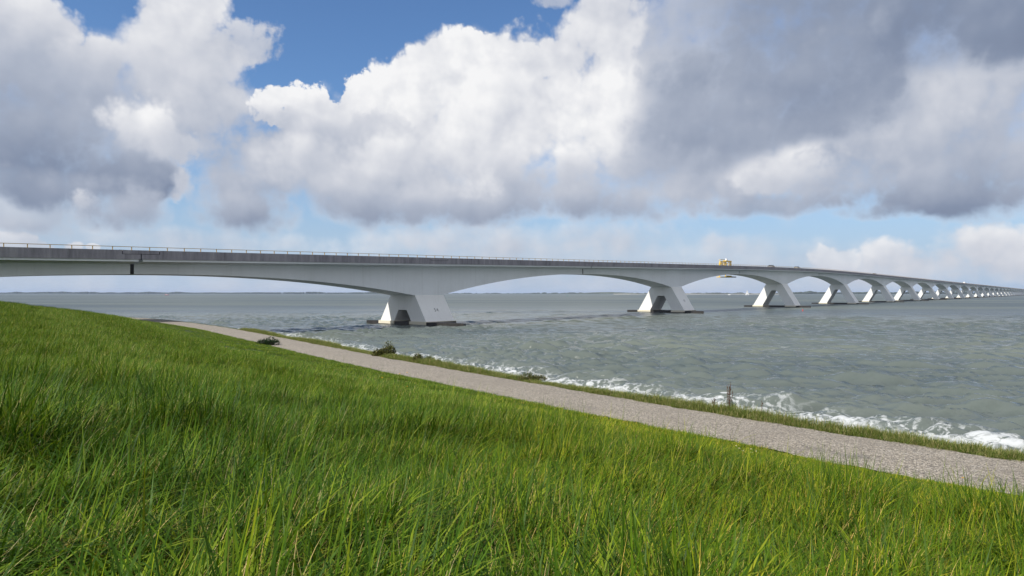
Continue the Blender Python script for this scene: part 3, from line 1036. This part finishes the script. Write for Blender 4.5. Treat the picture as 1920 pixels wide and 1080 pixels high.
# ------------------------------------------------------------------ far shore
def far_land():
    rng = np.random.default_rng(21)
    m_land = simple('far_fields', (.06, .075, .045), 1.0, .3, .01)
    m_sand = simple('far_sand', (.62, .56, .45), 1.0, .1, .01)
    m_wood = simple('far_trees', (.035, .05, .03), 1.0, .4, .02)
    # low land: (pixel column, distance, height)
    def strip(name, cols, mat, depth=500):
        P = []
        for px, dist, h in cols:
            d = Vector(((px - 960) / FPX, 1, 0))
            row = []
            for u, hh in ((0, -.5), (0.01, h * .6), (0.25, h), (.8, h), (1, -.5)):
                p = d * (dist + depth * u)
                row.append((p.x, p.y, hh))
            P.append(row)
        me = grid_mesh(name, np.array(P)[::-1], smooth=False)
        return tag(link(name, me, mat), kind='structure')
    strip('far_land', [(x, 5200, 3 + 1.5 * math.sin(x * .02)) for x in range(-900, 760, 20)], m_land)
    strip('far_land', [(x, 4600, (4 + (9 if 1080 < x < 1200 else 0) * math.sin((x - 1080) / 120 * math.pi))) for x in range(990, 1215, 8)], m_land)
    strip('far_beach', [(x, 3600, 1.2 + .5 * math.sin(x * .05)) for x in range(1150, 1475, 10)], m_sand, 120)
    strip('far_land', [(x, 3800, 4) for x in range(1160, 3000, 20)], m_land, 900)
    strip('far_land', [(x, 5000, 3) for x in range(740, 1010, 20)], m_land)
    # trees along it: too far to tell apart
    V = []; F = []
    def wood(x0, x1, dist, hmin, hmax, dens, seed):
        r = np.random.default_rng(seed)
        n = int((x1 - x0) * dens)
        pxs = np.sort(r.uniform(x0, x1, n))
        clump = np.interp(pxs, np.linspace(x0, x1, 40 + n // 40), r.uniform(0, 1, 40 + n // 40) ** 1.3)
        for px, cl in zip(pxs, clump):
            h = hmin + (hmax - hmin) * cl * r.uniform(.7, 1.1)
            dd = dist + r.uniform(0, 150)
            c = Vector(((px - 960) / FPX * dd, dd, 2.0))
            w = h * r.uniform(.7, 1.6)
            o = len(V)
            a0 = r.uniform(0, 6.28)
            for zz, ww in ((0, .5), (.35, .95), (.7, .75), (1.0, .18)):
                for i in range(5):
                    a = a0 + i * 1.2566
                    V.append((c.x + math.cos(a) * w * ww * r.uniform(.8, 1.2), c.y + math.sin(a) * w * ww, c.z + h * zz))
            for k in range(3):
                for i in range(5):
                    j = (i + 1) % 5
                    F.append((o + k * 5 + i, o + k * 5 + j, o + k * 5 + 5 + j, o + k * 5 + 5 + i))
            F.append(tuple(o + 15 + i for i in range(5)))
    wood(-500, 720, 5250, 8, 17, 1.0, 1)
    wood(1000, 1200, 4650, 5, 10, .5, 2)
    wood(760, 1000, 5050, 4, 8, .4, 5)
    wood(1195, 1470, 3830, 2, 9, .9, 3)
    wood(1470, 2600, 3850, 7, 17, 1.1, 4)
    me = bpy.data.meshes.new('far_woods'); me.from_pydata(V, [], F); me.update()
    tag(link('far_woods', me, m_wood), kind='stuff')

far_land()

# ------------------------------------------------------------------ grass
def blade_arrays(rng, n, Lr, Wr, spread, bend, segs, wind=0.9, wdir=0.1, lean0=0.12, tint=(0, 1)):
    """n curved tapering blades rooted in a disc -> verts, quads/tris (as padded quads), tint, along"""
    rad = spread * np.sqrt(rng.uniform(0, 1, n)); ph = rng.uniform(0, 2 * np.pi, n)
    x0, y0 = rad * np.cos(ph), rad * np.sin(ph)
    L = rng.uniform(*Lr, n); W = rng.uniform(*Wr, n)
    az = wdir + rng.normal(0, wind, n)
    mix = rng.uniform(0, 1, n)
    az = np.where(mix < 0.25, rng.uniform(0, 2 * np.pi, n), np.where(mix < 0.62, ph + rng.normal(0, .4, n), az))
    th0 = np.abs(rng.normal(lean0, 0.15, n))
    bd = np.abs(rng.normal(bend, bend * 0.5, n))
    kink = np.where(rng.uniform(0, 1, n) < 0.13, rng.uniform(.6, 1.5, n), 0)      # snapped blades
    kat = rng.integers(2, max(3, segs), n)
    tw = rng.normal(0, 0.5, n)
    px, py, pz = x0.copy(), y0.copy(), np.full(n, -0.03)
    V, A = [], []
    for k in range(segs + 1):
        u = k / segs
        wd = W * (0.75 + 0.6 * u - 1.32 * u ** 2.0) if k < segs else W * 0.03
        wd = np.maximum(wd, W * 0.03)
        sa = az + np.pi / 2 + tw * u
        sx, sy = np.cos(sa) * wd / 2, np.sin(sa) * wd / 2
        V.append(np.stack((px - sx, py - sy, pz), -1)); V.append(np.stack((px + sx, py + sy, pz), -1))
        A += [np.full(n, u), np.full(n, u)]
        th = th0 + bd * u ** 1.3 + np.where(k >= kat, kink, 0)
        st = L / segs
        px = px + np.sin(th) * np.cos(az) * st; py = py + np.sin(th) * np.sin(az) * st; pz = pz + np.cos(th) * st
    m = 2 * (segs + 1)
    V = np.stack(V, 1).reshape(-1, 3)                    # blade-major
    A = np.stack(A, 1).reshape(-1)
    base = (np.arange(n) * m)[:, None, None]
    q = np.array([[2 * k, 2 * k + 1, 2 * k + 3, 2 * k + 2] for k in range(segs)])[None]
    F = (base + q).reshape(-1, 4)
    t = rng.uniform(tint[0], tint[1], n)
    T = np.repeat(t, m)
    return V, F, T, A

def blade_mesh(name, parts, mat):
    V = np.concatenate([p[0] for p in parts]); T = np.concatenate([p[2] for p in parts]); A = np.concatenate([p[3] for p in parts])
    off = np.cumsum([0] + [len(p[0]) for p in parts[:-1]])
    F = np.concatenate([p[1] + o for p, o in zip(parts, off)])
    me = mesh_np(name, V, F, np.full(len(F), 4), True)
    for nm, d in (('tint', T), ('along', A)):
        at = me.attributes.new(nm, 'FLOAT', 'POINT'); at.data.foreach_set('value', d.astype(np.float32))
    me.materials.append(mat)
    return me

def mat_grass(name, stops, translucent=0.24, patch=True, rough=0.5):
    m, t, b = material(name)
    tn = t.new('ShaderNodeAttribute', attribute_name='tint').outputs['Fac']
    al = t.new('ShaderNodeAttribute', attribute_name='along').outputs['Fac']
    g = t.new('ShaderNodeNewGeometry').outputs['Position']
    c = t.ramp(tn, stops)
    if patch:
        # kinds of grass grow in patches: blue-green broad blades, finer yellow-green ones, plus painted light
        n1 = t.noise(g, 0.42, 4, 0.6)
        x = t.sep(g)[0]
        k = t.math('MULTIPLY_ADD', x, 0.085, n1)  # yellow sunlit tone painted in towards the right, duller cloud shade left
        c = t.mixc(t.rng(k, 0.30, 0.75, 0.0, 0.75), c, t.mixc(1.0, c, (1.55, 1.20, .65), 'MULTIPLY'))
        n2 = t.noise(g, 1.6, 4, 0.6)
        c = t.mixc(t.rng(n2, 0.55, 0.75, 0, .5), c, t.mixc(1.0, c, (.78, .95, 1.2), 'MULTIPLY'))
    if patch:
        n3 = t.noise(g, 5.5, 3, 0.6)
        c = t.mixc(1.0, c, t.ramp(n3, [(.30, (.58, .64, .60)), (.5, (1, 1, 1)), (.68, (1.40, 1.28, .9))]), 'MULTIPLY')
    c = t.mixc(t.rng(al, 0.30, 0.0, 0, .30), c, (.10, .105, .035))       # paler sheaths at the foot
    t.put(b.inputs['Base Color'], c)
    b.inputs['Roughness'].default_value = rough
    b.inputs['Specular IOR Level'].default_value = 0.12
    tr = t.new('ShaderNodeBsdfTranslucent')
    t.put(tr.inputs['Color'], t.mixc(1.0, c, (1.25, 1.2, .6), 'MULTIPLY'))
    mx = t.new('ShaderNodeMixShader'); mx.inputs[0].default_value = translucent
    t.l.new(b.outputs[0], mx.inputs[1]); t.l.new(tr.outputs[0], mx.inputs[2])
    t.l.new(mx.outputs[0], t.n['Material Output'].inputs['Surface'])
    return m

G_STOPS = [(0.0, (.019, .054, .004)), (.25, (.044, .106, .006)), (.55, (.092, .168, .010)), (.80, (.160, .232, .018)),
           (.88, (.25, .26, .05)), (.94, (.48, .41, .16)), (.985, (.60, .51, .28)), (1.0, (.46, .16, .06))]
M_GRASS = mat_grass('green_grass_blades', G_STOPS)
M_VERGE = mat_grass('verge_grass_blades', [(0.0, (.055, .105, .015)), (.5, (.125, .185, .030)), (.72, (.25, .25, .08)), (.9, (.40, .34, .16)), (1.0, (.48, .40, .22))], patch=False)

PROTO = bpy.data.collections.new('grass_tufts')      # sources for the instances only; not part of the scene
def proto(name, me):
    o = bpy.data.objects.new(name, me)
    PROTO.objects.link(o)
    return o

rg = np.random.default_rng(77)
NV = 7
names = []
for i in range(NV):      # 0..6 long grass close by
    pr = [blade_arrays(rg, 16, (.32, .62), (.009, .0165), .10, 1.6, 8, wind=1.1, tint=(0, .84), lean0=.25),
          blade_arrays(rg, 18, (.22, .46), (.006, .012), .11, 1.25, 7, wind=1.3, tint=(0, .87), lean0=.22),
          blade_arrays(rg, 12, (.10, .26), (.005, .010), .12, .6, 4, wind=2.0, tint=(0, .95)),
          blade_arrays(rg, 17, (.20, .48), (.0024, .0048), .11, 1.2, 7, wind=1.6, tint=(.84, 1.0), lean0=.25)]
    proto('a_long_%d' % i, blade_mesh('long_tuft', pr, M_GRASS))
for i in range(5):       # 7..11 short grass
    pr = [blade_arrays(rg, 50, (.05, .14), (.0035, .007), .11, .9, 4, wind=1.6, tint=(.1, .93)), blade_arrays(rg, 5, (.08, .18), (.002, .0035), .10, .9, 4, wind=1.5, tint=(.5, .99))]
    proto('b_short_%d' % i, blade_mesh('short_tuft', pr, M_GRASS))
for i in range(5):       # 12..16 long grass farther off
    pr = [blade_arrays(rg, 56, (.20, .48), (.009, .018), .26, 1.3, 5, wind=1.4, tint=(0, .87), lean0=.22), blade_arrays(rg, 9, (.25, .45), (.004, .008), .24, .9, 4, wind=1.4, tint=(.84, .995))]
    proto('c_far_%d' % i, blade_mesh('far_tuft', pr, M_GRASS))
for i in range(4):       # 17..20 short grass farther off
    pr = [blade_arrays(rg, 70, (.06, .15), (.006, .012), .26, .9, 3, wind=1.6, tint=(.1, .93))]
    proto('d_farshort_%d' % i, blade_mesh('far_short_tuft', pr, M_GRASS))
for i in range(4):       # 21..24 seashore verge grass
    pr = [blade_arrays(rg, 60, (.10, .32), (.005, .011), .17, .8, 3, tint=(0, 1), wind=1.6)]
    proto('e_verge_%d' % i, blade_mesh('verge_tuft', pr, M_VERGE))
for i in range(3):       # 25..27 single long blowing blades
    pr = [blade_arrays(rg, 6, (.50, .80), (.007, .014), .12, 1.5, 10, wind=.9, tint=(.3, .84), lean0=.3)]
    proto('f_tall_%d' % i, blade_mesh('tall_tuft', pr, M_GRASS))

def scatter(name, pts, rot, scl, idx, label_kind='stuff'):
    me = bpy.data.meshes.new(name)
    me.vertices.add(len(pts))
    me.vertices.foreach_set('co', np.asarray(pts, np.float32).ravel())
    a = me.attributes.new('rot', 'FLOAT_VECTOR', 'POINT'); a.data.foreach_set('vector', np.asarray(rot, np.float32).ravel())
    a = me.attributes.new('scl', 'FLOAT_VECTOR', 'POINT'); a.data.foreach_set('vector', np.asarray(scl, np.float32).ravel())
    a = me.attributes.new('pick', 'INT', 'POINT'); a.data.foreach_set('value', np.asarray(idx, np.int32).ravel())
    o = link(name, me)
    ng = bpy.data.node_groups.new(name, 'GeometryNodeTree')
    ng.interface.new_socket('Geometry', in_out='INPUT', socket_type='NodeSocketGeometry')
    ng.interface.new_socket('Geometry', in_out='OUTPUT', socket_type='NodeSocketGeometry')
    N = ng.nodes; L = ng.links
    gi, go = N.new('NodeGroupInput'), N.new('NodeGroupOutput')
    m2p = N.new('GeometryNodeMeshToPoints')
    ci = N.new('GeometryNodeCollectionInfo'); ci.inputs['Collection'].default_value = PROTO
    ci.inputs['Separate Children'].default_value = True; ci.inputs['Reset Children'].default_value = True
    ins = N.new('GeometryNodeInstanceOnPoints'); ins.inputs['Pick Instance'].default_value = True
    def attr(nm, ty):
        a = N.new('GeometryNodeInputNamedAttribute'); a.data_type = ty; a.inputs['Name'].default_value = nm
        return a.outputs['Attribute']
    L.new(gi.outputs[0], m2p.inputs[0]); L.new(m2p.outputs[0], ins.inputs['Points']); L.new(ci.outputs[0], ins.inputs['Instance'])
    L.new(attr('pick', 'INT'), ins.inputs['Instance Index'])
    L.new(attr('rot', 'FLOAT_VECTOR'), ins.inputs['Rotation']); L.new(attr('scl', 'FLOAT_VECTOR'), ins.inputs['Scale'])
    L.new(ins.outputs[0], go.inputs[0])
    md = o.modifiers.new('scatter', 'NODES'); md.node_group = ng
    tag(o, kind=label_kind)
    return o

def grow_grass():
    rng = np.random.default_rng(5)
    Lc = len(CL)
    def cand(n, smin, smax, i0=0, i1=None):
        li = rng.uniform(i0, (i1 or Lc) - 1.01, n); i = li.astype(int); f = (li - i)[:, None]
        s = rng.uniform(smin, smax, n)
        c = CL[i] * (1 - f) + CL[i + 1] * f; nn = NRM[i]
        return c + nn * s[:, None], s
    n = 2000000
    P, s = cand(n, 0.02, 34)
    d = np.hypot(P[:, 0], P[:, 1]); az = np.degrees(np.arctan2(P[:, 0], P[:, 1]))
    dens = np.interp(d, [0, 3.5, 5, 9, 15, 30, 60, 120, 160], [300, 290, 230, 135, 70, 26, 13, 8, 3])
    # outside the picture the grass goes on, only thinner
    dens = dens * np.where(np.abs(az) < 46, 1.0, np.where(d < 12, 0.35, 0.15))
    area = Lc * 0.5 * 34
    keep = (rng.uniform(0, 1, n) < dens * area / n) & (d > 0.55)
    P, s, d = P[keep], s[keep], d[keep]
    m = len(P)
    hn = 0.5 + 0.5 * np.sin(P[:, 0] * 0.9 + 1.1) * np.sin(P[:, 1] * 0.7 + .4) + 0.25 * np.sin(P[:, 0] * 2.3 - P[:, 1] * 1.7)
    edge = s + 0.9 * np.sin(P[:, 0] * .8 + P[:, 1] * .5) + rng.normal(0, .35, m)
    longg = edge > 4.6
    near = d < 11
    idx = np.where(longg, np.where(near, rng.integers(0, 7, m), rng.integers(12, 17, m)), np.where(d < 15, rng.integers(7, 12, m), rng.integers(17, 21, m)))
    hz = np.where(longg, 0.72 + 0.34 * hn, 0.75 + 0.45 * np.clip(edge / 4.6, 0, 1))
    hz = hz * np.clip((edge - 4.6) / 2.0 * .4 + .6, .6, 1) * rng.uniform(.8, 1.2, m)
    # nothing taller than the lens right in front of it
    hz = np.where(d < 1.3, hz * .75, hz)
    tuss = np.sin(P[:, 0] * 3.1 + 1.7 * np.sin(P[:, 1] * 1.3)) * np.sin(P[:, 1] * 2.7 + 1.3 * np.sin(P[:, 0] * 1.1))
    hz = np.where(longg, hz * (1 + .30 * tuss), hz)
    z = ground_h(s) + bumps(P[:, 0], P[:, 1]) * np.clip(s / 2, 0, 1)
    pts = np.stack((P[:, 0], P[:, 1], z), 1)
    wz = 0.8 * np.sin(P[:, 0] * .85 + P[:, 1] * .6) + 0.6 * np.sin(P[:, 0] * -1.7 + P[:, 1] * 1.3) + rng.normal(0, .6, m)      # gusts turn the blades together
    rot = np.stack((rng.normal(0, .06, m), rng.normal(0, .06, m), wz), 1)
    big = np.where(longg & near, np.interp(d, [2, 7], [1.30, 1.05]), 1.0)
    scl = np.stack((rng.uniform(.85, 1.2, m) * big, rng.uniform(.85, 1.2, m) * big, hz * np.where(longg & near, 1.08, 1)), 1)
    # tall blowing blades here and there
    k = rng.uniform(0, 1, m) < np.where(longg & (d < 25) & (d > 1.8), 0.045, 0)
    pk = pts[k]; nk = len(pk)
    pts = np.concatenate((pts, pk)); rot = np.concatenate((rot, np.stack((np.zeros(nk), np.zeros(nk), rng.normal(0, .7, nk)), 1)))
    scl = np.concatenate((scl, np.repeat(rng.uniform(.8, 1.15, nk)[:, None], 3, 1))); idx = np.concatenate((idx, rng.integers(25, 28, nk)))
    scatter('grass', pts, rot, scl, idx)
    # verge between the road and the beach
    n = 15000
    P, s = cand(n, -ROAD_W - VERGE_W - .25, -ROAD_W + .04, 60, 300)
    wob = 0.16 * np.sin(P[:, 0] * 1.1) + .1 * np.sin(P[:, 1] * 2.3)
    k = s > -ROAD_W - VERGE_W + wob
    P, s = P[k], s[k]; m = len(P)
    pts = np.stack((P[:, 0], P[:, 1], ground_h(s)), 1)
    hh = 0.62 + 0.30 * np.sin(P[:, 0] * .6 + P[:, 1] * .9) + rng.uniform(-.2, .3, m)
    hh *= np.where(s > -ROAD_W - .12, .6, 1)
    scatter('verge_grass', pts, np.stack((rng.normal(0, .1, m), rng.normal(0, .1, m), rng.uniform(0, 6.28, m)), 1),
            np.stack((np.ones(m), np.ones(m), hh), 1) * rng.uniform(.8, 1.2, (m, 1)), rng.integers(21, 25, m))

grow_grass()

# ------------------------------------------------------------------ stones of the sea defence
def beach_stones():
    rng = np.random.default_rng(8)
    V = []; F = []
    n = 5200
    li = rng.uniform(70, 260, n).astype(int); s = rng.uniform(-SHORE - 1.2, -ROAD_W - VERGE_W - .2, n)
    P = CL[li] + NRM[li] * s[:, None] + TAN[li] * rng.uniform(-.25, .25, n)[:, None]
    zz = ground_h(s)
    ico = [(0, 0, 1), (.89, 0, .45), (.28, .85, .45), (-.72, .53, .45), (-.72, -.53, .45), (.28, -.85, .45), (.72, .53, -.45), (-.28, .85, -.45), (-.89, 0, -.45), (-.28, -.85, -.45), (.72, -.53, -.45), (0, 0, -1)]
    fs = [(0, 1, 2), (0, 2, 3), (0, 3, 4), (0, 4, 5), (0, 5, 1), (1, 6, 2), (2, 7, 3), (3, 8, 4), (4, 9, 5), (5, 10, 1), (2, 6, 7), (3, 7, 8), (4, 8, 9), (5, 9, 10), (1, 10, 6)]
    for (x, y), z in zip(P, zz):
        o = len(V); r = rng.uniform(.10, .26); j = rng.uniform(.75, 1.2, (12, 3)); a = rng.uniform(0, 6.28); ca, sa = math.cos(a), math.sin(a)
        for (u, v, w), k in zip(ico, j):
            u, v, w = u * k[0] * r * 1.2, v * k[1] * r, w * k[2] * r * .7
            V.append((x + u * ca - v * sa, y + u * sa + v * ca, z + w + .02))
        F += [tuple(i + o for i in f) for f in fs]
    me = bpy.data.meshes.new('beach_stones'); me.from_pydata(V, [], F); me.update()
    m, t, b = material('basalt_stone')
    rn = t.new('ShaderNodeNewGeometry').outputs['Random Per Island']
    t.put(b.inputs['Base Color'], t.ramp(rn, [(0, (.05, .047, .043)), (.6, (.12, .11, .095)), (1, (.22, .20, .165))]))
    b.inputs['Roughness'].default_value = .8
    tag(link('beach_stones', me, m), kind='stuff')

beach_stones()

# ------------------------------------------------------------------ plants that stand out
M_SHRUB = mat_grass('olive_shrub_leaves', [(0, (.035, .055, .012)), (.5, (.085, .100, .028)), (.8, (.18, .165, .06)), (1, (.30, .25, .12))], .2, False, .6)
M_THISTLE = mat_grass('dark_thistle_leaves', [(0, (.010, .030, .010)), (.7, (.022, .050, .016)), (1, (.05, .08, .03))], .15, False, .5)
M_STEM = simple('dry_brown_stem', (.10, .055, .035), .8)
M_LEAFSTEM = mat_grass('fresh_stem_leaves', [(0, (.02, .07, .01)), (1, (.06, .14, .02))], .3, False)

def leafy(name, loc, label, cat, W, H, n, mat, seed, ll=(.05, .12), lw=(.012, .03), peaks=((0, 1),), group=None):
    """bushy plant: woody stems plus many small leaves through an uneven crown"""
    r = np.random.default_rng(seed)
    root = empty(name, loc)
    tag(root, label, cat, group)
    st = MB()
    parts = []
    for cx, ph in peaks:
        for k in range(max(4, 9 // len(peaks))):
            a = r.uniform(0, 6.28); q = r.uniform(.15, .95)
            tx, ty = cx + math.cos(a) * W * .5 * q, math.sin(a) * W * .4 * q
            h = H * ph * (1 - .45 * q * q) * r.uniform(.75, 1.0)
            st.tube([(cx + tx * .05, ty * .1, -.03), (cx + (tx - cx) * .5, ty * .5, h * .5), (tx, ty, h * .92)], [.012, .009, .004], 5)
    k = 0
    while k < n:
        cx, ph = peaks[r.integers(len(peaks))]
        a = r.uniform(0, 6.28); q = math.sqrt(r.uniform(0, 1)) * r.uniform(.75, 1.1)
        hmax = H * ph * math.sqrt(max(.02, 1 - min(1, q) ** 2)) * r.uniform(.8, 1.12)
        c = (cx + math.cos(a) * W * .5 * q, math.sin(a) * W * .42 * q, hmax * r.uniform(.05, 1.0))
        b = blade_arrays(r, 5, ll, lw, .03, .5, 3, wind=3.0, lean0=.7, tint=(0, 1))
        parts.append((b[0] + np.array(c) + np.array([0, 0, .02]), b[1], b[2], b[3]))
        k += 5
    me = blade_mesh('foliage', parts, mat)
    link('foliage', me, None, root)
    st.build('stems', M_STEM, root)
    return root

p = pix_verge(729, 666)
leafy('shrub', p, 'tallest olive green shrub on the verge between gravel road and water', 'shrub', .80, .72, 2300, M_SHRUB, 3, peaks=((.06, 1.0), (-.42, .55)), ll=(.07, .17), lw=(.025, .05))
p = pix_verge(795, 677)
leafy('shrub', p, 'low spreading two-humped olive shrub on the verge, right of the tallest one', 'shrub', .55, .44, 1500, M_SHRUB, 4, peaks=((-.22, 1.0), (.32, .62)), ll=(.06, .15), lw=(.022, .045))
p = pix_verge(822, 678)
leafy('shrub', p, 'tiny olive shrub on the verge just right of the two-humped shrub', 'shrub', .35, .26, 260, M_SHRUB, 6, ll=(.04, .1))
p = pix_verge(998, 706)
leafy('shrub', p, 'knee-high tufted verge shrub beside the surf halfway along the road', 'shrub', .75, .26, 900, M_SHRUB, 9, ll=(.07, .2), lw=(.014, .03), peaks=((-.1, 1), (.3, .8)))
p = pix_ground(506, 648)
leafy('thistle', p, 'dark green bushy thistle at the grass edge of the gravel road', 'plant', 1.0, .50, 1100, M_THISTLE, 5, ll=(.12, .26), lw=(.02, .045), peaks=((.1, 1.0), (-.4, .7)))

def dead_stems(px, py, n, H, label, seed, leaf=False):
    r = np.random.default_rng(seed)
    root = empty('dry_stalk_plant', pix_verge(px, py))
    tag(root, label, 'plant', 'dry stalks on the verge')
    for k in range(n):
        a = r.uniform(0, 6.28); q = r.uniform(0, .07) * (n > 1)
        x, y = math.cos(a) * q, math.sin(a) * q
        h = H * r.uniform(.62, 1.0) if k else H
        lx = r.normal(.0, .05)
        m = MB()
        m.tube([(x, y, -.05), (x + lx * .4, y, h * .5), (x + lx, y + r.normal(0, .03), h)], [.0075, .006, .003], 5)
        for j in range(14):
            z = h * r.uniform(.35, .98); b_ = r.uniform(0, 6.28); l = r.uniform(.025, .07)
            xx = x + lx * z / h
            m.tube([(xx, y, z), (xx + math.cos(b_) * l * .5, y + math.sin(b_) * l * .5, z + l)], [.0045, .006], 4)
        m.build('stalk', M_STEM, root)
    if leaf:
        parts = []
        for cx, cz, dirx in ((.05, .05, .2), (.10, .18, .0), (.02, .10, .4)):
            b = blade_arrays(r, 3, (.22, .34), (.03, .05), .02, 1.3, 6, wind=.3, wdir=dirx, lean0=.5, tint=(0, .5))
            parts.append((b[0] + np.array((cx, 0, cz)), b[1], b[2], b[3]))
        link('leaf', blade_mesh('leaf', parts, M_THISTLE), None, root)
    return root

dead_stems(1356, 768, 8, .86, 'tall cluster of dry brown dock stalks with dark leaves on the verge by the surf', 31, True)
dead_stems(1326, 760, 2, .34, 'short pair of thin dry stalks on the verge left of the tall brown dock', 32)
dead_stems(1437, 780, 1, .42, 'single thin dry stalk on the verge right of the tall brown dock', 33)

def grass_stem(px, py, H, label, seed, lean=.25, head=True, dirx=0.2, mat=None):
    """one tall grass stalk with its seed head and a leaf or two"""
    r = np.random.default_rng(seed)
    root = empty('grass_stalk', pix_ground(px, py))
    tag(root, label, 'grass stalk', 'tall stalks above the grass')
    pts = []
    x = z = 0.0
    for k in range(9):
        pts.append((x * math.cos(dirx), x * math.sin(dirx), z - .03))
        th = lean * (k / 8) ** 1.5 * 2
        x += math.sin(th) * H / 8; z += math.cos(th) * H / 8
    m = MB(); m.tube(pts, list(np.linspace(.0042, .0016, 9)), 5); m.build('stem', mat or M_LEAFSTEM, root)
    if head:
        m = MB()
        tip = Vector(pts[-1]); dv = (tip - Vector(pts[-2])).normalized()
        for j in range(26):
            c = tip - dv * (.10 * j / 26) ; a = r.uniform(0, 6.28)
            e = c + Vector((math.cos(a) * .012, math.sin(a) * .012, .022))
            m.tube([c, e], [.0022, .0012], 4)
        m.build('seed_head', simple('straw_seed', (.20, .17, .09), .8), root)
    b = blade_arrays(r, 2, (.2, .35), (.005, .008), .01, .8, 5, tint=(0, 1))
    link('leaf', blade_mesh('leaf', [b], M_LEAFSTEM), None, root)

grass_stem(64, 562, 1.05, 'tall feathery seed stalk breaking the horizon at the far left crest', 41, .22)
grass_stem(72, 566, .85, 'second shorter seed stalk close beside the tallest one on the far left crest', 42, .16)
grass_stem(112, 580, .60, 'leaning seed stalk on the crest right of the tall pair', 43, .3)
grass_stem(160, 612, .60, 'upright dark stalk against the water on the slope below the crest', 44, -.1, False)
grass_stem(1197, 800, .42, 'single upright dark green blade standing at the grass edge before the gravel road', 45, .05, False)

# flowers
def dandelion(px, py, label, seed, s=1.0):
    r = np.random.default_rng(seed)
    g = pix_ground(px, py, 0.13)
    root = empty('dandelion', (g.x, g.y, g.z))
    tag(root, label, 'flower', 'yellow dandelions in the grass')
    h = .14
    m = MB(); m.tube([(0, 0, -.02), (.01, 0, h * .6), (.012, 0, h)], .0028, 5); m.build('stem', M_LEAFSTEM, root)
    m = MB()
    for ring, (n, l, up) in enumerate(((16, .022, .004), (13, .017, .010), (9, .011, .014))):
        for k in range(n):
            a = 2 * math.pi * k / n + ring * .3; a2 = .14
            l2 = l * s * r.uniform(.85, 1.1)
            c, s_ = math.cos(a), math.sin(a)
            w = .0042 * s
            m.add([(.012, 0, h), (.012 + c * l2 * .6 - s_ * w, s_ * l2 * .6 + c * w, h + up * s * .7), (.012 + c * l2, s_ * l2, h + up * s), (.012 + c * l2 * .6 + s_ * w, s_ * l2 * .6 - c * w, h + up * s * .7)], [(0, 1, 2, 3)])
    me = m.mesh('flower_head', fix=False)
    link('flower_head', me, simple('dandelion_yellow', (.85, .52, .01), .6), root)

dandelion(1624, 902, 'largest yellow dandelion, upper of the two in the grass right of centre', 1, 1.5)
dandelion(1623, 917, 'smaller yellow dandelion just below the largest one', 2, 1.1)
dandelion(1802, 897, 'lone yellow dandelion near the road edge at the far right', 3, 1.0)
dandelion(749, 702, 'left yellow dandelion of the bunch at the road edge below the pier', 4, 1.7)
dandelion(763, 700, 'right yellow dandelion of the bunch at the road edge below the pier', 5, 1.6)
dandelion(716, 710, 'yellow dandelion in the short grass just left of the road edge bunch', 6, 1.5)
dandelion(763, 727, 'yellow dandelion in the grass straight below the road edge bunch', 7, 1.5)
dandelion(424, 653, 'yellow dandelion left of the dark thistle on the slope', 8, 1.9)

def daisy(px, py, label):
    g = pix_ground(px, py, .09)
    root = empty('daisy', g)
    tag(root, label, 'flower', 'white daisies by the road')
    h = .115
    m = MB(); m.tube([(0, 0, -.02), (.004, 0, h)], .002, 5); m.build('stem', M_LEAFSTEM, root)
    m = MB()
    for k in range(14):
        a = 2 * math.pi * k / 14; c, s_ = math.cos(a), math.sin(a); w = .004
        m.add([(.004, 0, h), (.004 + c * .013 - s_ * w, s_ * .013 + c * w, h + .003), (.004 + c * .021, s_ * .021, h + .004), (.004 + c * .013 + s_ * w, s_ * .013 - c * w, h + .003)], [(0, 1, 2, 3)])
    link('petals', m.mesh('petals', fix=False), M_WPAINT, root)
    m = MB(); m.tube([(.004, 0, h), (.004, 0, h + .006), (.004, 0, h + .009)], [.006, .006, .003], 7); m.build('flower_centre', M_YELLOW, root)

for (x, y) in ((1379, 838), (1385, 843), (1392, 849), (1396, 850), (1407, 846), (1408, 851), (1415, 847), (1416, 850)):
    daisy(x, y, 'tiny white daisy in the cluster at the grass edge of the gravel road')

# ------------------------------------------------------------------ hazy air over the water
def haze():
    m = bpy.data.materials.new('haze_air'); m.use_nodes = True
    t = NT(m.node_tree)
    for nd in list(t.n): t.n.remove(nd)
    o = t.new('ShaderNodeOutputMaterial'); v = t.new('ShaderNodeVolumePrincipled')
    v.inputs['Color'].default_value = (.58, .70, .95, 1)
    v.inputs['Density'].default_value = 6.0e-5
    v.inputs['Anisotropy'].default_value = 0.0
    t.l.new(v.outputs[0], o.inputs['Volume'])
    b = MB(); b.box(-13000, 13000, -400, 13500, -7.5, 40)
    h = b.build('haze', m)
    tag(h, kind='stuff')
haze()
